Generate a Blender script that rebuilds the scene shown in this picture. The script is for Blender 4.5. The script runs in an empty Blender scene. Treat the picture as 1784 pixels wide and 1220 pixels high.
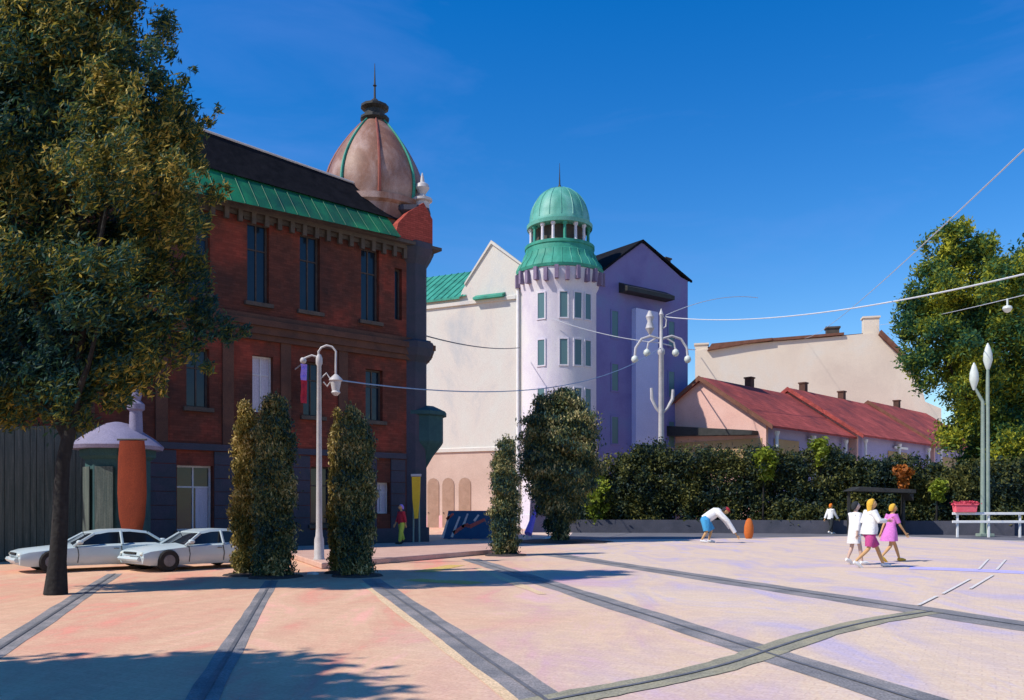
import bpy, bmesh, math, random
import numpy as np
from mathutils import Vector, Matrix

# ------------------------------------------------------------------ camera, sky, sun, exposure
scene = bpy.context.scene
F, HX, HY, EYE = 1500.0, 892.0, 882.0, 1.6          # focal length and horizon in photo pixels
cam_d = bpy.data.cameras.new('camera')
cam = bpy.data.objects.new('camera', cam_d)
scene.collection.objects.link(cam)
cam.location = (0, 0, EYE)
cam.rotation_euler = (math.radians(90), 0, 0)
cam_d.sensor_width = 36
cam_d.lens = 36 * F / 1784
cam_d.shift_y = (HY - 610) / 1784
cam_d.clip_end = 3000
scene.camera = cam

SUN_EL = math.radians(47)
SUN_H = Vector((-0.906, -0.423))                    # horizontal direction towards the sun
S = Vector((SUN_H.x * math.cos(SUN_EL), SUN_H.y * math.cos(SUN_EL), math.sin(SUN_EL)))
world = bpy.data.worlds.new('World')
scene.world = world
world.use_nodes = True
wn = world.node_tree
wn.nodes.clear()
sky = wn.nodes.new('ShaderNodeTexSky')
sky.sky_type = 'NISHITA'
sky.sun_disc = False
sky.sun_elevation = SUN_EL
sky.sun_rotation = math.atan2(SUN_H.x, SUN_H.y)
sky.air_density = 1.25
sky.dust_density = 0.0
sky.ozone_density = 5.0
hs = wn.nodes.new('ShaderNodeHueSaturation')
hs.inputs['Saturation'].default_value = 1.4
hs.inputs['Hue'].default_value = 0.511
bg = wn.nodes.new('ShaderNodeBackground')
bg.inputs['Strength'].default_value = 0.148
wo = wn.nodes.new('ShaderNodeOutputWorld')
wn.links.new(sky.outputs[0], hs.inputs['Color'])
# faint high wisps of cloud
wtc = wn.nodes.new('ShaderNodeTexCoord')
wmp = wn.nodes.new('ShaderNodeMapping')
wmp.inputs['Scale'].default_value = (1.6, 1.6, 5.5)
wmp.inputs['Rotation'].default_value = (0.2, 0.35, 0.0)
wnz = wn.nodes.new('ShaderNodeTexNoise')
wnz.inputs['Scale'].default_value = 1.7
wnz.inputs['Detail'].default_value = 9
wnz.inputs['Roughness'].default_value = 0.6
wnz.inputs['Distortion'].default_value = 0.6
wmr = wn.nodes.new('ShaderNodeMapRange')
wmr.inputs[1].default_value, wmr.inputs[2].default_value = 0.5, 0.8
wmr.inputs[3].default_value, wmr.inputs[4].default_value = 0.0, 0.2
wmx = wn.nodes.new('ShaderNodeMix')
wmx.data_type = 'RGBA'
wmx.inputs['B'].default_value = (1.7, 2.5, 6.2, 1)
wn.links.new(wtc.outputs['Generated'], wmp.inputs['Vector'])
wn.links.new(wmp.outputs[0], wnz.inputs['Vector'])
wn.links.new(wnz.outputs['Fac'], wmr.inputs[0])
wn.links.new(wmr.outputs[0], wmx.inputs['Factor'])
wn.links.new(hs.outputs[0], wmx.inputs['A'])
wn.links.new(wmx.outputs['Result'], bg.inputs['Color'])
wn.links.new(bg.outputs[0], wo.inputs['Surface'])

sun_d = bpy.data.lights.new('sun', 'SUN')
sun_d.energy = 4.8
sun_d.angle = math.radians(0.5)
sun_d.color = (1.0, 0.93, 0.82)
sun = bpy.data.objects.new('sun', sun_d)
scene.collection.objects.link(sun)
sun.location = (-40, -20, 50)
sun.rotation_euler = S.to_track_quat('Z', 'Y').to_euler()

scene.view_settings.view_transform = 'Standard'
scene.view_settings.look = 'None'
scene.view_settings.exposure = 0.1
scene.view_settings.gamma = 1.0
scene.render.engine = 'CYCLES'
scene.cycles.max_bounces = 6
scene.cycles.use_denoising = True

# ------------------------------------------------------------------ helpers
C = scene.collection
R = random.Random(7)
ROOT = {}                                            # object name -> world origin of its thing


def at(px, py, Y):
    return Vector(((px - HX) / F * Y, Y, EYE + (HY - py) / F * Y))


def gp(px, py):
    Y = EYE * F / (py - HY)
    return Vector(((px - HX) / F * Y, Y, 0.0))


def lin(r, g, b):
    def f(c):
        c /= 255
        return c / 12.92 if c <= 0.04045 else ((c + 0.055) / 1.055) ** 2.4
    return (f(r), f(g), f(b))


def tag(o, label=None, cat=None, group=None, kind=None):
    if label: o['label'] = label
    if cat: o['category'] = cat
    if group: o['group'] = group
    if kind: o['kind'] = kind
    return o


def thing(name, loc, label, cat, group=None):
    o = bpy.data.objects.new(name, None)
    o.empty_display_size = 0.3
    C.objects.link(o)
    o.location = loc
    ROOT[o.name] = Vector(loc)
    return tag(o, label, cat, group)


def link_mesh(name, me, parent, origin):
    o = bpy.data.objects.new(name, me)
    C.objects.link(o)
    if parent is not None:
        o.parent = parent
        ROOT[o.name] = ROOT[parent.name]
    else:
        o.location = origin
        ROOT[o.name] = Vector(origin)
    return o


class MB:
    """collects faces in world coordinates; build() links them as one mesh object"""

    def __init__(self):
        self.v, self.f = [], []

    def face(self, *pts):
        n = len(self.v)
        self.v += [Vector(p) for p in pts]
        self.f.append(list(range(n, n + len(pts))))
        return self

    def box(self, c, s, rz=0.0, taper=1.0):
        c = Vector(c)
        n = len(self.v)
        cr, sr = math.cos(rz), math.sin(rz)
        for dz in (-.5, .5):
            k = taper if dz > 0 else 1
            for dx, dy in ((-.5, -.5), (.5, -.5), (.5, .5), (-.5, .5)):
                x, y = dx * s[0] * k, dy * s[1] * k
                self.v.append(c + Vector((x * cr - y * sr, x * sr + y * cr, dz * s[2])))
        for q in ((3, 2, 1, 0), (4, 5, 6, 7), (0, 1, 5, 4), (1, 2, 6, 5), (2, 3, 7, 6), (3, 0, 4, 7)):
            self.f.append([n + i for i in q])
        return self

    def extr(self, poly, vec):
        """solid: a planar polygon pushed along vec"""
        vec = Vector(vec)
        n, k = len(self.v), len(poly)
        self.v += [Vector(p) for p in poly]
        self.v += [Vector(p) + vec for p in poly]
        self.f.append([n + i for i in range(k)][::-1])
        self.f.append([n + k + i for i in range(k)])
        for i in range(k):
            j = (i + 1) % k
            self.f.append([n + i, n + j, n + k + j, n + k + i])
        return self

    def prism(self, poly, z0, z1):
        return self.extr([Vector((p[0], p[1], z0)) for p in poly], (0, 0, z1 - z0))

    def lathe(self, c, prof, seg=24, phase=0.0, squash=1.0):
        c = Vector(c)
        n = len(self.v)
        for r, z in prof:
            for i in range(seg):
                a = phase + 2 * math.pi * i / seg
                self.v.append(c + Vector((r * math.cos(a), r * math.sin(a) * squash, z)))
        for j in range(len(prof) - 1):
            for i in range(seg):
                k = (i + 1) % seg
                self.f.append([n + j * seg + i, n + j * seg + k, n + (j + 1) * seg + k, n + (j + 1) * seg + i])
        self.f.append([n + i for i in range(seg)][::-1])
        self.f.append([n + (len(prof) - 1) * seg + i for i in range(seg)])
        return self

    def tube(self, pts, rad, seg=8, flat=None):
        """swept tube; rad is a number, a list, or with flat=(u) an elliptical section"""
        pts = [Vector(p) for p in pts]
        if not isinstance(rad, (list, tuple)):
            rad = [rad] * len(pts)
        n = len(self.v)
        up = Vector((0, 0, 1))
        prev = None
        for i, p in enumerate(pts):
            a = pts[max(i - 1, 0)]
            b = pts[min(i + 1, len(pts) - 1)]
            t = (b - a).normalized()
            if prev is None:
                u = t.cross(up)
                if u.length < 1e-3:
                    u = t.cross(Vector((0, 1, 0)))
            else:
                u = prev - t * prev.dot(t)
            u.normalize()
            prev = u
            w = t.cross(u)
            for k in range(seg):
                g = 2 * math.pi * k / seg
                self.v.append(p + (u * math.cos(g) + w * math.sin(g)) * rad[i])
        for j in range(len(pts) - 1):
            for k in range(seg):
                m = (k + 1) % seg
                self.f.append([n + j * seg + k, n + j * seg + m, n + (j + 1) * seg + m, n + (j + 1) * seg + k])
        self.f.append([n + k for k in range(seg)][::-1])
        self.f.append([n + (len(pts) - 1) * seg + k for k in range(seg)])
        return self

    def rings(self, rings, cap=True):
        """loft through rings of equal point count"""
        n, k = len(self.v), len(rings[0])
        for r in rings:
            self.v += [Vector(p) for p in r]
        for j in range(len(rings) - 1):
            for i in range(k):
                m = (i + 1) % k
                self.f.append([n + j * k + i, n + j * k + m, n + (j + 1) * k + m, n + (j + 1) * k + i])
        if cap:
            self.f.append([n + i for i in range(k)][::-1])
            self.f.append([n + (len(rings) - 1) * k + i for i in range(k)])
        return self

    def ball(self, c, r, seg=10, sc=(1, 1, 1)):
        c = Vector(c)
        n = len(self.v)
        st = seg // 2 + 1
        for j in range(1, st):
            th = math.pi * j / st
            for i in range(seg):
                a = 2 * math.pi * i / seg
                self.v.append(c + Vector((r * sc[0] * math.sin(th) * math.cos(a), r * sc[1] * math.sin(th) * math.sin(a), -r * sc[2] * math.cos(th))))
        for j in range(st - 2):
            for i in range(seg):
                m = (i + 1) % seg
                self.f.append([n + j * seg + i, n + j * seg + m, n + (j + 1) * seg + m, n + (j + 1) * seg + i])
        self.f.append([n + i for i in range(seg)][::-1])
        self.f.append([n + (st - 2) * seg + i for i in range(seg)])
        return self

    def build(self, name, m, parent=None, smooth=False, bevel=0.0, origin=None, recalc=True):
        if parent is not None:
            org = ROOT[parent.name]
        else:
            if origin is None:
                xs = [p.x for p in self.v]; ys = [p.y for p in self.v]; zs = [p.z for p in self.v]
                origin = Vector(((min(xs) + max(xs)) / 2, (min(ys) + max(ys)) / 2, min(zs)))
            org = Vector(origin)
        me = bpy.data.meshes.new(name)
        me.from_pydata([tuple(p - org) for p in self.v], [], self.f)
        me.materials.append(m)
        if recalc:
            bm = bmesh.new()
            bm.from_mesh(me)
            bmesh.ops.recalc_face_normals(bm, faces=bm.faces)
            bm.to_mesh(me)
            bm.free()
        if smooth:
            for p in me.polygons:
                p.use_smooth = True
            try:
                me.set_sharp_from_angle(angle=math.radians(40))
            except Exception:
                pass
        o = link_mesh(name, me, parent, org)
        if bevel:
            b = o.modifiers.new('bevel', 'BEVEL')
            b.width = bevel
            b.segments = 2
            b.limit_method = 'ANGLE'
        return o


# ------------------------------------------------------------------ materials
def new_mat(name):
    m = bpy.data.materials.new(name)
    m.use_nodes = True
    nt = m.node_tree
    b = nt.nodes['Principled BSDF']
    return m, nt, b


def ramp(nt, cols, lo=0.3, hi=0.7):
    r = nt.nodes.new('ShaderNodeValToRGB')
    el = r.color_ramp.elements
    k = len(cols)
    el[0].position, el[-1].position = lo, hi
    for i in range(1, k - 1):
        el.new(lo + (hi - lo) * i / (k - 1))
    for e, c in zip(sorted(el, key=lambda e: e.position), cols):
        e.color = (*c, 1)
    return r


def pmat(name, cols, scale=3.0, rough=0.85, stretch=(1, 1, 1), rot=0.0, bump=0.25, bscale=45, metal=0.0, spec=0.3, detail=8, lo=0.3, hi=0.7, grain=0.25):
    """noise-mottled surface with fine grain in colour and relief"""
    m, nt, b = new_mat(name)
    L = nt.links.new
    tc = nt.nodes.new('ShaderNodeTexCoord')
    mp = nt.nodes.new('ShaderNodeMapping')
    mp.inputs['Scale'].default_value = stretch
    mp.inputs['Rotation'].default_value = (0, 0, rot)
    L(tc.outputs['Object'], mp.inputs['Vector'])
    n1 = nt.nodes.new('ShaderNodeTexNoise')
    n1.inputs['Scale'].default_value = scale
    n1.inputs['Detail'].default_value = detail
    n1.inputs['Roughness'].default_value = 0.62
    n1.inputs['Distortion'].default_value = 0.4
    L(mp.outputs[0], n1.inputs['Vector'])
    r = ramp(nt, cols if len(cols) > 1 else [cols[0], cols[0]], lo, hi)
    L(n1.outputs['Fac'], r.inputs[0])
    n2 = nt.nodes.new('ShaderNodeTexNoise')
    n2.inputs['Scale'].default_value = bscale
    n2.inputs['Detail'].default_value = 4
    L(tc.outputs['Object'], n2.inputs['Vector'])
    mr = nt.nodes.new('ShaderNodeMapRange')
    mr.inputs[1].default_value, mr.inputs[2].default_value = 0.3, 0.7
    mr.inputs[3].default_value, mr.inputs[4].default_value = 1 - grain, 1 + grain
    L(n2.outputs['Fac'], mr.inputs[0])
    mx = nt.nodes.new('ShaderNodeMix')
    mx.data_type, mx.blend_type = 'RGBA', 'MULTIPLY'
    mx.inputs['Factor'].default_value = 1
    L(r.outputs[0], mx.inputs['A'])
    L(mr.outputs[0], mx.inputs['B'])
    L(mx.outputs['Result'], b.inputs['Base Color'])
    b.inputs['Roughness'].default_value = rough
    b.inputs['Metallic'].default_value = metal
    b.inputs['Specular IOR Level'].default_value = spec
    if bump:
        bp = nt.nodes.new('ShaderNodeBump')
        bp.inputs['Strength'].default_value = bump
        bp.inputs['Distance'].default_value = 0.02
        L(n2.outputs['Fac'], bp.inputs['Height'])
        L(bp.outputs[0], b.inputs['Normal'])
    return m


def brick_mat(name, cols, mortar, rot=0.0, bw=0.26, bh=0.085):
    m, nt, b = new_mat(name)
    L = nt.links.new
    tc = nt.nodes.new('ShaderNodeTexCoord')
    mp = nt.nodes.new('ShaderNodeMapping')
    mp.inputs['Rotation'].default_value = (0, 0, rot)
    L(tc.outputs['Object'], mp.inputs['Vector'])
    sp = nt.nodes.new('ShaderNodeSeparateXYZ')
    L(mp.outputs[0], sp.inputs[0])
    ad = nt.nodes.new('ShaderNodeMath')
    L(sp.outputs[0], ad.inputs[0]); L(sp.outputs[1], ad.inputs[1])
    cb = nt.nodes.new('ShaderNodeCombineXYZ')
    L(ad.outputs[0], cb.inputs[0]); L(sp.outputs[2], cb.inputs[1])
    br = nt.nodes.new('ShaderNodeTexBrick')
    br.inputs['Scale'].default_value = 1
    br.inputs['Brick Width'].default_value = bw
    br.inputs['Row Height'].default_value = bh
    br.inputs['Mortar Size'].default_value = 0.006
    br.inputs['Color1'].default_value = (0.82, 0.82, 0.82, 1)
    br.inputs['Color2'].default_value = (1.15, 1.15, 1.15, 1)
    br.inputs['Mortar'].default_value = (*mortar, 1)
    L(cb.outputs[0], br.inputs['Vector'])
    n1 = nt.nodes.new('ShaderNodeTexNoise')
    n1.inputs['Scale'].default_value = 0.45
    n1.inputs['Detail'].default_value = 8
    n1.inputs['Roughness'].default_value = 0.65
    L(tc.outputs['Object'], n1.inputs['Vector'])
    r = ramp(nt, cols, 0.33, 0.68)
    L(n1.outputs['Fac'], r.inputs[0])
    mx = nt.nodes.new('ShaderNodeMix')
    mx.data_type, mx.blend_type = 'RGBA', 'MULTIPLY'
    mx.inputs['Factor'].default_value = 1
    L(r.outputs[0], mx.inputs['A']); L(br.outputs['Color'], mx.inputs['B'])
    L(mx.outputs['Result'], b.inputs['Base Color'])
    b.inputs['Roughness'].default_value = 0.9
    b.inputs['Specular IOR Level'].default_value = 0.2
    bp = nt.nodes.new('ShaderNodeBump')
    bp.inputs['Strength'].default_value = 0.4
    bp.inputs['Distance'].default_value = 0.02
    L(br.outputs['Fac'], bp.inputs['Height'])
    bp.invert = True
    L(bp.outputs[0], b.inputs['Normal'])
    return m


def leaf_mat(name, cols, trans=0.3, clump=0.8):
    """leaf faces: a tone per leaf and a tone per clump"""
    m, nt, b = new_mat(name)
    L = nt.links.new
    ge = nt.nodes.new('ShaderNodeNewGeometry')
    tc = nt.nodes.new('ShaderNodeTexCoord')
    n1 = nt.nodes.new('ShaderNodeTexNoise')
    n1.inputs['Scale'].default_value = clump
    n1.inputs['Detail'].default_value = 3
    L(tc.outputs['Object'], n1.inputs['Vector'])
    mr = nt.nodes.new('ShaderNodeMapRange')
    mr.inputs[1].default_value, mr.inputs[2].default_value = 0.35, 0.65
    L(n1.outputs['Fac'], mr.inputs[0])
    mm = nt.nodes.new('ShaderNodeMix')
    mm.inputs['Factor'].default_value = 0.45
    L(ge.outputs['Random Per Island'], mm.inputs['A'])
    L(mr.outputs[0], mm.inputs['B'])
    r = ramp(nt, cols, 0.1, 0.9)
    L(mm.outputs['Result'], r.inputs[0])
    L(r.outputs[0], b.inputs['Base Color'])
    b.inputs['Roughness'].default_value = 0.6
    b.inputs['Specular IOR Level'].default_value = 0.25
    tr = nt.nodes.new('ShaderNodeBsdfTranslucent')
    L(r.outputs[0], tr.inputs['Color'])
    ms = nt.nodes.new('ShaderNodeMixShader')
    ms.inputs[0].default_value = trans
    L(b.outputs[0], ms.inputs[1]); L(tr.outputs[0], ms.inputs[2])
    out = nt.nodes['Material Output']
    L(ms.outputs[0], out.inputs['Surface'])
    return m


def glass_mat(name, col, rough=0.12):
    m, nt, b = new_mat(name)
    b.inputs['Base Color'].default_value = (*col, 1)
    b.inputs['Roughness'].default_value = rough
    b.inputs['Specular IOR Level'].default_value = 0.4
    tc = nt.nodes.new('ShaderNodeTexCoord')
    n1 = nt.nodes.new('ShaderNodeTexNoise')
    n1.inputs['Scale'].default_value = 1.5
    nt.links.new(tc.outputs['Object'], n1.inputs['Vector'])
    bp = nt.nodes.new('ShaderNodeBump')
    bp.inputs['Strength'].default_value = 0.08
    bp.inputs['Distance'].default_value = 0.05
    nt.links.new(n1.outputs['Fac'], bp.inputs['Height'])
    nt.links.new(bp.outputs[0], b.inputs['Normal'])
    return m


M = {}
TH = math.atan2(0.66, 0.751)                         # direction of the brick facade
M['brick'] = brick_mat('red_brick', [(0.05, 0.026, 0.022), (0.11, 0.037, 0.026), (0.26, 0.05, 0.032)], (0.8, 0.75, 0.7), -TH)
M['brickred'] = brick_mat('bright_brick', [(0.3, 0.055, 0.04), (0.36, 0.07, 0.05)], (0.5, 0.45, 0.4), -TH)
M['darkstone'] = pmat('dark_stone', [(0.05, 0.045, 0.04), (0.1, 0.08, 0.065)], 2.0)
M['brownstone'] = pmat('brown_stone', [(0.06, 0.032, 0.025), (0.12, 0.055, 0.036)], 1.5)
M['shadestone'] = pmat('shade_slate_blue_stone', [(0.03, 0.045, 0.06), (0.065, 0.055, 0.08)], 1.0)  # dark tone stands in for shade low on the brick facade
M['slate'] = pmat('black_slate', [(0.006, 0.007, 0.01), (0.016, 0.016, 0.02)], 3, rough=0.95, spec=0.05)
M['copper'] = pmat('green_copper', [(0.025, 0.17, 0.125), (0.035, 0.26, 0.18), (0.06, 0.34, 0.25)], 1.2, rough=0.6, stretch=(1, 1, 0.3))
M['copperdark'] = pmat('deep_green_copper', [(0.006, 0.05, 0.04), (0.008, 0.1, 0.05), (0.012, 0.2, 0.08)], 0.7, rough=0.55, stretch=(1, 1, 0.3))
M['domebrown'] = pmat('dome_copper_brown', [(0.14, 0.065, 0.045), (0.24, 0.12, 0.08), (0.42, 0.29, 0.25)], 0.8, rough=0.5, stretch=(1, 1, 0.5))
M['domered'] = pmat('dome_red', [(0.2, 0.05, 0.04), (0.28, 0.09, 0.06)], 1.5, rough=0.55)
M['plaster'] = pmat('pale_plaster', [(0.47, 0.47, 0.46), (0.6, 0.55, 0.49), (0.6, 0.58, 0.52), (0.5, 0.52, 0.52)], 0.35, stretch=(1, 1, 0.6))
M['plastertower'] = pmat('lilac_plaster', [(0.54, 0.5, 0.6), (0.64, 0.6, 0.65), (0.68, 0.67, 0.65)], 0.5, stretch=(1, 1, 0.6))
M['plastershade'] = pmat('shaded_lavender_plaster', [(0.15, 0.13, 0.31), (0.19, 0.17, 0.37), (0.17, 0.2, 0.38)], 0.35)  # lavender darkened to hold the shade of a pale wall
M['beige'] = pmat('beige_plaster', [(0.6, 0.5, 0.4), (0.68, 0.58, 0.46), (0.66, 0.62, 0.54)], 0.15)
M['rooftile'] = brick_mat('red_roof_tiles', [(0.2, 0.05, 0.05), (0.34, 0.07, 0.06), (0.5, 0.1, 0.085)], (0.45, 0.45, 0.45), -0.795, 0.3, 0.21)
M['pinkwall'] = pmat('pink_plaster', [(0.62, 0.36, 0.3), (0.7, 0.45, 0.38)], 0.6)
M['lavwall'] = pmat('pale_lavender_plaster', [(0.3, 0.28, 0.48), (0.4, 0.37, 0.55)], 0.3)
M['ochre'] = pmat('ochre_plaster', [(0.38, 0.25, 0.12), (0.45, 0.31, 0.17)], 0.6)
M['white'] = pmat('white_paint', [(0.7, 0.7, 0.68), (0.82, 0.82, 0.8)], 3, rough=0.5, grain=0.08, bump=0.05)
M['lampwhite'] = pmat('lamp_pale_paint', [(0.4, 0.385, 0.39), (0.52, 0.5, 0.5)], 4, rough=0.5, grain=0.1, bump=0.05)
M['polegreen'] = pmat('pale_green_paint', [(0.2, 0.27, 0.22), (0.28, 0.34, 0.29)], 4, rough=0.5, grain=0.1, bump=0.05)
M['darkiron'] = pmat('dark_iron', [(0.02, 0.022, 0.02), (0.04, 0.04, 0.04)], 5, rough=0.6)
M['windowframe'] = pmat('dark_window_frame', [(0.05, 0.04, 0.035), (0.09, 0.07, 0.06)], 5)
M['paleframe'] = pmat('pale_window_frame', [(0.5, 0.5, 0.54), (0.6, 0.6, 0.62)], 5)
M['glassdark'] = glass_mat('dark_glass', (0.01, 0.02, 0.035))
M['glassteal'] = glass_mat('teal_glass', (0.09, 0.17, 0.18), 0.3)
M['curtain'] = pmat('pale_blind', [(0.42, 0.4, 0.5), (0.55, 0.53, 0.6)], 1.5, stretch=(8, 8, 0.5))
M['fence'] = pmat('grey_green_boards', [(0.045, 0.07, 0.065), (0.08, 0.1, 0.09), (0.13, 0.15, 0.13)], 3.0, stretch=(6, 6, 0.3))
M['teal'] = pmat('teal_panel', [(0.02, 0.06, 0.07), (0.04, 0.1, 0.1)], 1.5)
M['lavroof'] = pmat('lavender_metal', [(0.2, 0.19, 0.29), (0.27, 0.25, 0.36)], 2.0, rough=0.5)
M['orange'] = pmat('orange_red_cloth', [(0.16, 0.025, 0.009), (0.23, 0.038, 0.012)], 2.0, stretch=(1, 1, 0.3))
M['bark'] = pmat('dark_bark', [(0.008, 0.008, 0.009), (0.026, 0.024, 0.022)], 6, bump=0.8, bscale=14, stretch=(1, 1, 0.3))
M['yellow'] = pmat('yellow_paint', [(0.72, 0.42, 0.02), (0.8, 0.52, 0.03)], 3, rough=0.5, grain=0.1)
M['blueboard'] = pmat('blue_board', [(0.03, 0.1, 0.24), (0.04, 0.14, 0.3)], 1.5)
M['redstroke'] = pmat('red_spray', [(0.65, 0.12, 0.11), (0.75, 0.18, 0.15)], 6)
M['whitestroke'] = pmat('white_spray', [(0.72, 0.68, 0.72), (0.82, 0.8, 0.84)], 6)
M['violet'] = pmat('violet_cloth', [(0.3, 0.18, 0.7), (0.4, 0.26, 0.8)], 4)
M['pinkboard'] = pmat('pink_board', [(0.7, 0.36, 0.38), (0.8, 0.48, 0.46)], 2.5)
M['pinkred'] = pmat('pink_red_paint', [(0.8, 0.1, 0.14), (0.85, 0.16, 0.2)], 4, grain=0.1)
M['greystone'] = pmat('grey_wall_stone', [(0.05, 0.055, 0.075), (0.085, 0.085, 0.11)], 1.0)
M['tyre'] = pmat('tyre_rubber', [(0.015, 0.015, 0.015), (0.03, 0.03, 0.03)], 8)
M['carwhite'] = pmat('white_car_paint', [(0.44, 0.54, 0.58), (0.54, 0.62, 0.64)], 1, rough=0.25, grain=0.02, bump=0, spec=0.6)
M['carglass'] = glass_mat('car_glass', (0.015, 0.02, 0.03), 0.06)
M['steel'] = pmat('rail_steel', [(0.13, 0.13, 0.14), (0.2, 0.2, 0.21)], 6, rough=0.6, metal=0.3, grain=0.15)
M['cable'] = pmat('pale_cable', [(0.5, 0.52, 0.55), (0.6, 0.62, 0.65)], 6, grain=0.1, bump=0)
M['cabledark'] = pmat('dark_cable', [(0.1, 0.11, 0.13), (0.15, 0.16, 0.18)], 6, grain=0.1, bump=0)
M['cableblue'] = pmat('blue_grey_cable', [(0.16, 0.26, 0.4), (0.22, 0.32, 0.46)], 6, grain=0.1, bump=0)
M['lampglass'] = pmat('milky_glass', [(0.5, 0.55, 0.5), (0.62, 0.66, 0.61)], 4, rough=0.3, grain=0.03, bump=0)
M['kerb'] = pmat('pink_kerb_stone', [(0.5, 0.3, 0.24), (0.6, 0.4, 0.32)], 1.5)
M['asphaltdark'] = pmat('dark_asphalt', [(0.14, 0.14, 0.15), (0.22, 0.21, 0.21), (0.34, 0.3, 0.29)], 1.2, bump=0.4, grain=0.35)
M['yellowline'] = pmat('ochre_road_paint', [(0.55, 0.36, 0.09), (0.66, 0.46, 0.15)], 3, grain=0.4)
M['peachline'] = pmat('peach_edging', [(0.62, 0.44, 0.26), (0.74, 0.54, 0.34)], 2, grain=0.3)
M['lilacline'] = pmat('lilac_road_paint', [(0.42, 0.38, 0.72), (0.5, 0.46, 0.8)], 3, grain=0.25)
M['soil'] = pmat('dark_soil', [(0.03, 0.026, 0.03), (0.07, 0.055, 0.05)], 4, bump=0.8, bscale=25)
M['whiteline'] = pmat('worn_white_paint', [(0.6, 0.56, 0.52), (0.72, 0.68, 0.64)], 3, grain=0.4)
M['leafbig'] = leaf_mat('plane_tree_leaves', [(0.008, 0.05, 0.065), (0.014, 0.07, 0.07), (0.04, 0.1, 0.045), (0.18, 0.17, 0.02), (0.72, 0.54, 0.13)], 0.4, 0.32)
M['leafthuja'] = leaf_mat('thuja_leaves', [(0.01, 0.045, 0.06), (0.03, 0.07, 0.045), (0.13, 0.14, 0.04), (0.5, 0.42, 0.2)], 0.12, 1.2)
M['leafolive'] = leaf_mat('golden_thuja_leaves', [(0.05, 0.07, 0.02), (0.15, 0.13, 0.03), (0.32, 0.23, 0.05), (0.6, 0.48, 0.22)], 0.15, 1.2)
M['leafhedge'] = leaf_mat('hedge_leaves', [(0.008, 0.03, 0.038), (0.022, 0.044, 0.026), (0.075, 0.085, 0.02), (0.18, 0.17, 0.04)], 0.2, 0.6)
M['leafright'] = leaf_mat('lime_tree_leaves', [(0.016, 0.085, 0.06), (0.045, 0.13, 0.05), (0.22, 0.27, 0.03), (0.6, 0.56, 0.05)], 0.45, 0.4)
M['leaflime'] = leaf_mat('yellow_green_leaves', [(0.1, 0.14, 0.015), (0.2, 0.26, 0.02), (0.32, 0.36, 0.04)], 0.3)
M['leaforange'] = leaf_mat('orange_leaves', [(0.16, 0.06, 0.02), (0.38, 0.12, 0.02), (0.6, 0.18, 0.02)], 0.3)
M['skin'] = pmat('tanned_skin', [(0.48, 0.27, 0.12), (0.58, 0.34, 0.15)], 5, rough=0.55, grain=0.05, bump=0.05)
M['skinpale'] = pmat('pale_skin', [(0.5, 0.34, 0.27), (0.58, 0.4, 0.32)], 5, rough=0.55, grain=0.05, bump=0.05)
M['eye'] = pmat('dark_eye', [(0.02, 0.015, 0.012), (0.04, 0.03, 0.02)], 5, rough=0.2)
for nm, c in dict(white=(0.78, 0.78, 0.77), magenta=(0.5, 0.07, 0.24), pink=(0.66, 0.2, 0.56), red=(0.45, 0.03, 0.05), lime=(0.55, 0.6, 0.08), violet=(0.36, 0.25, 0.75), blue=(0.06, 0.32, 0.6),
                  dark=(0.025, 0.03, 0.035), blond=(0.72, 0.42, 0.05), orange=(0.75, 0.2, 0.02), brownorange=(0.55, 0.14, 0.03), grey=(0.25, 0.24, 0.26), lilac=(0.5, 0.45, 0.55)).items():
    M['c_' + nm] = pmat('cloth_' + nm, [tuple(x * 0.85 for x in c), c], 9, rough=0.9, grain=0.12, bump=0.3, bscale=30)

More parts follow.
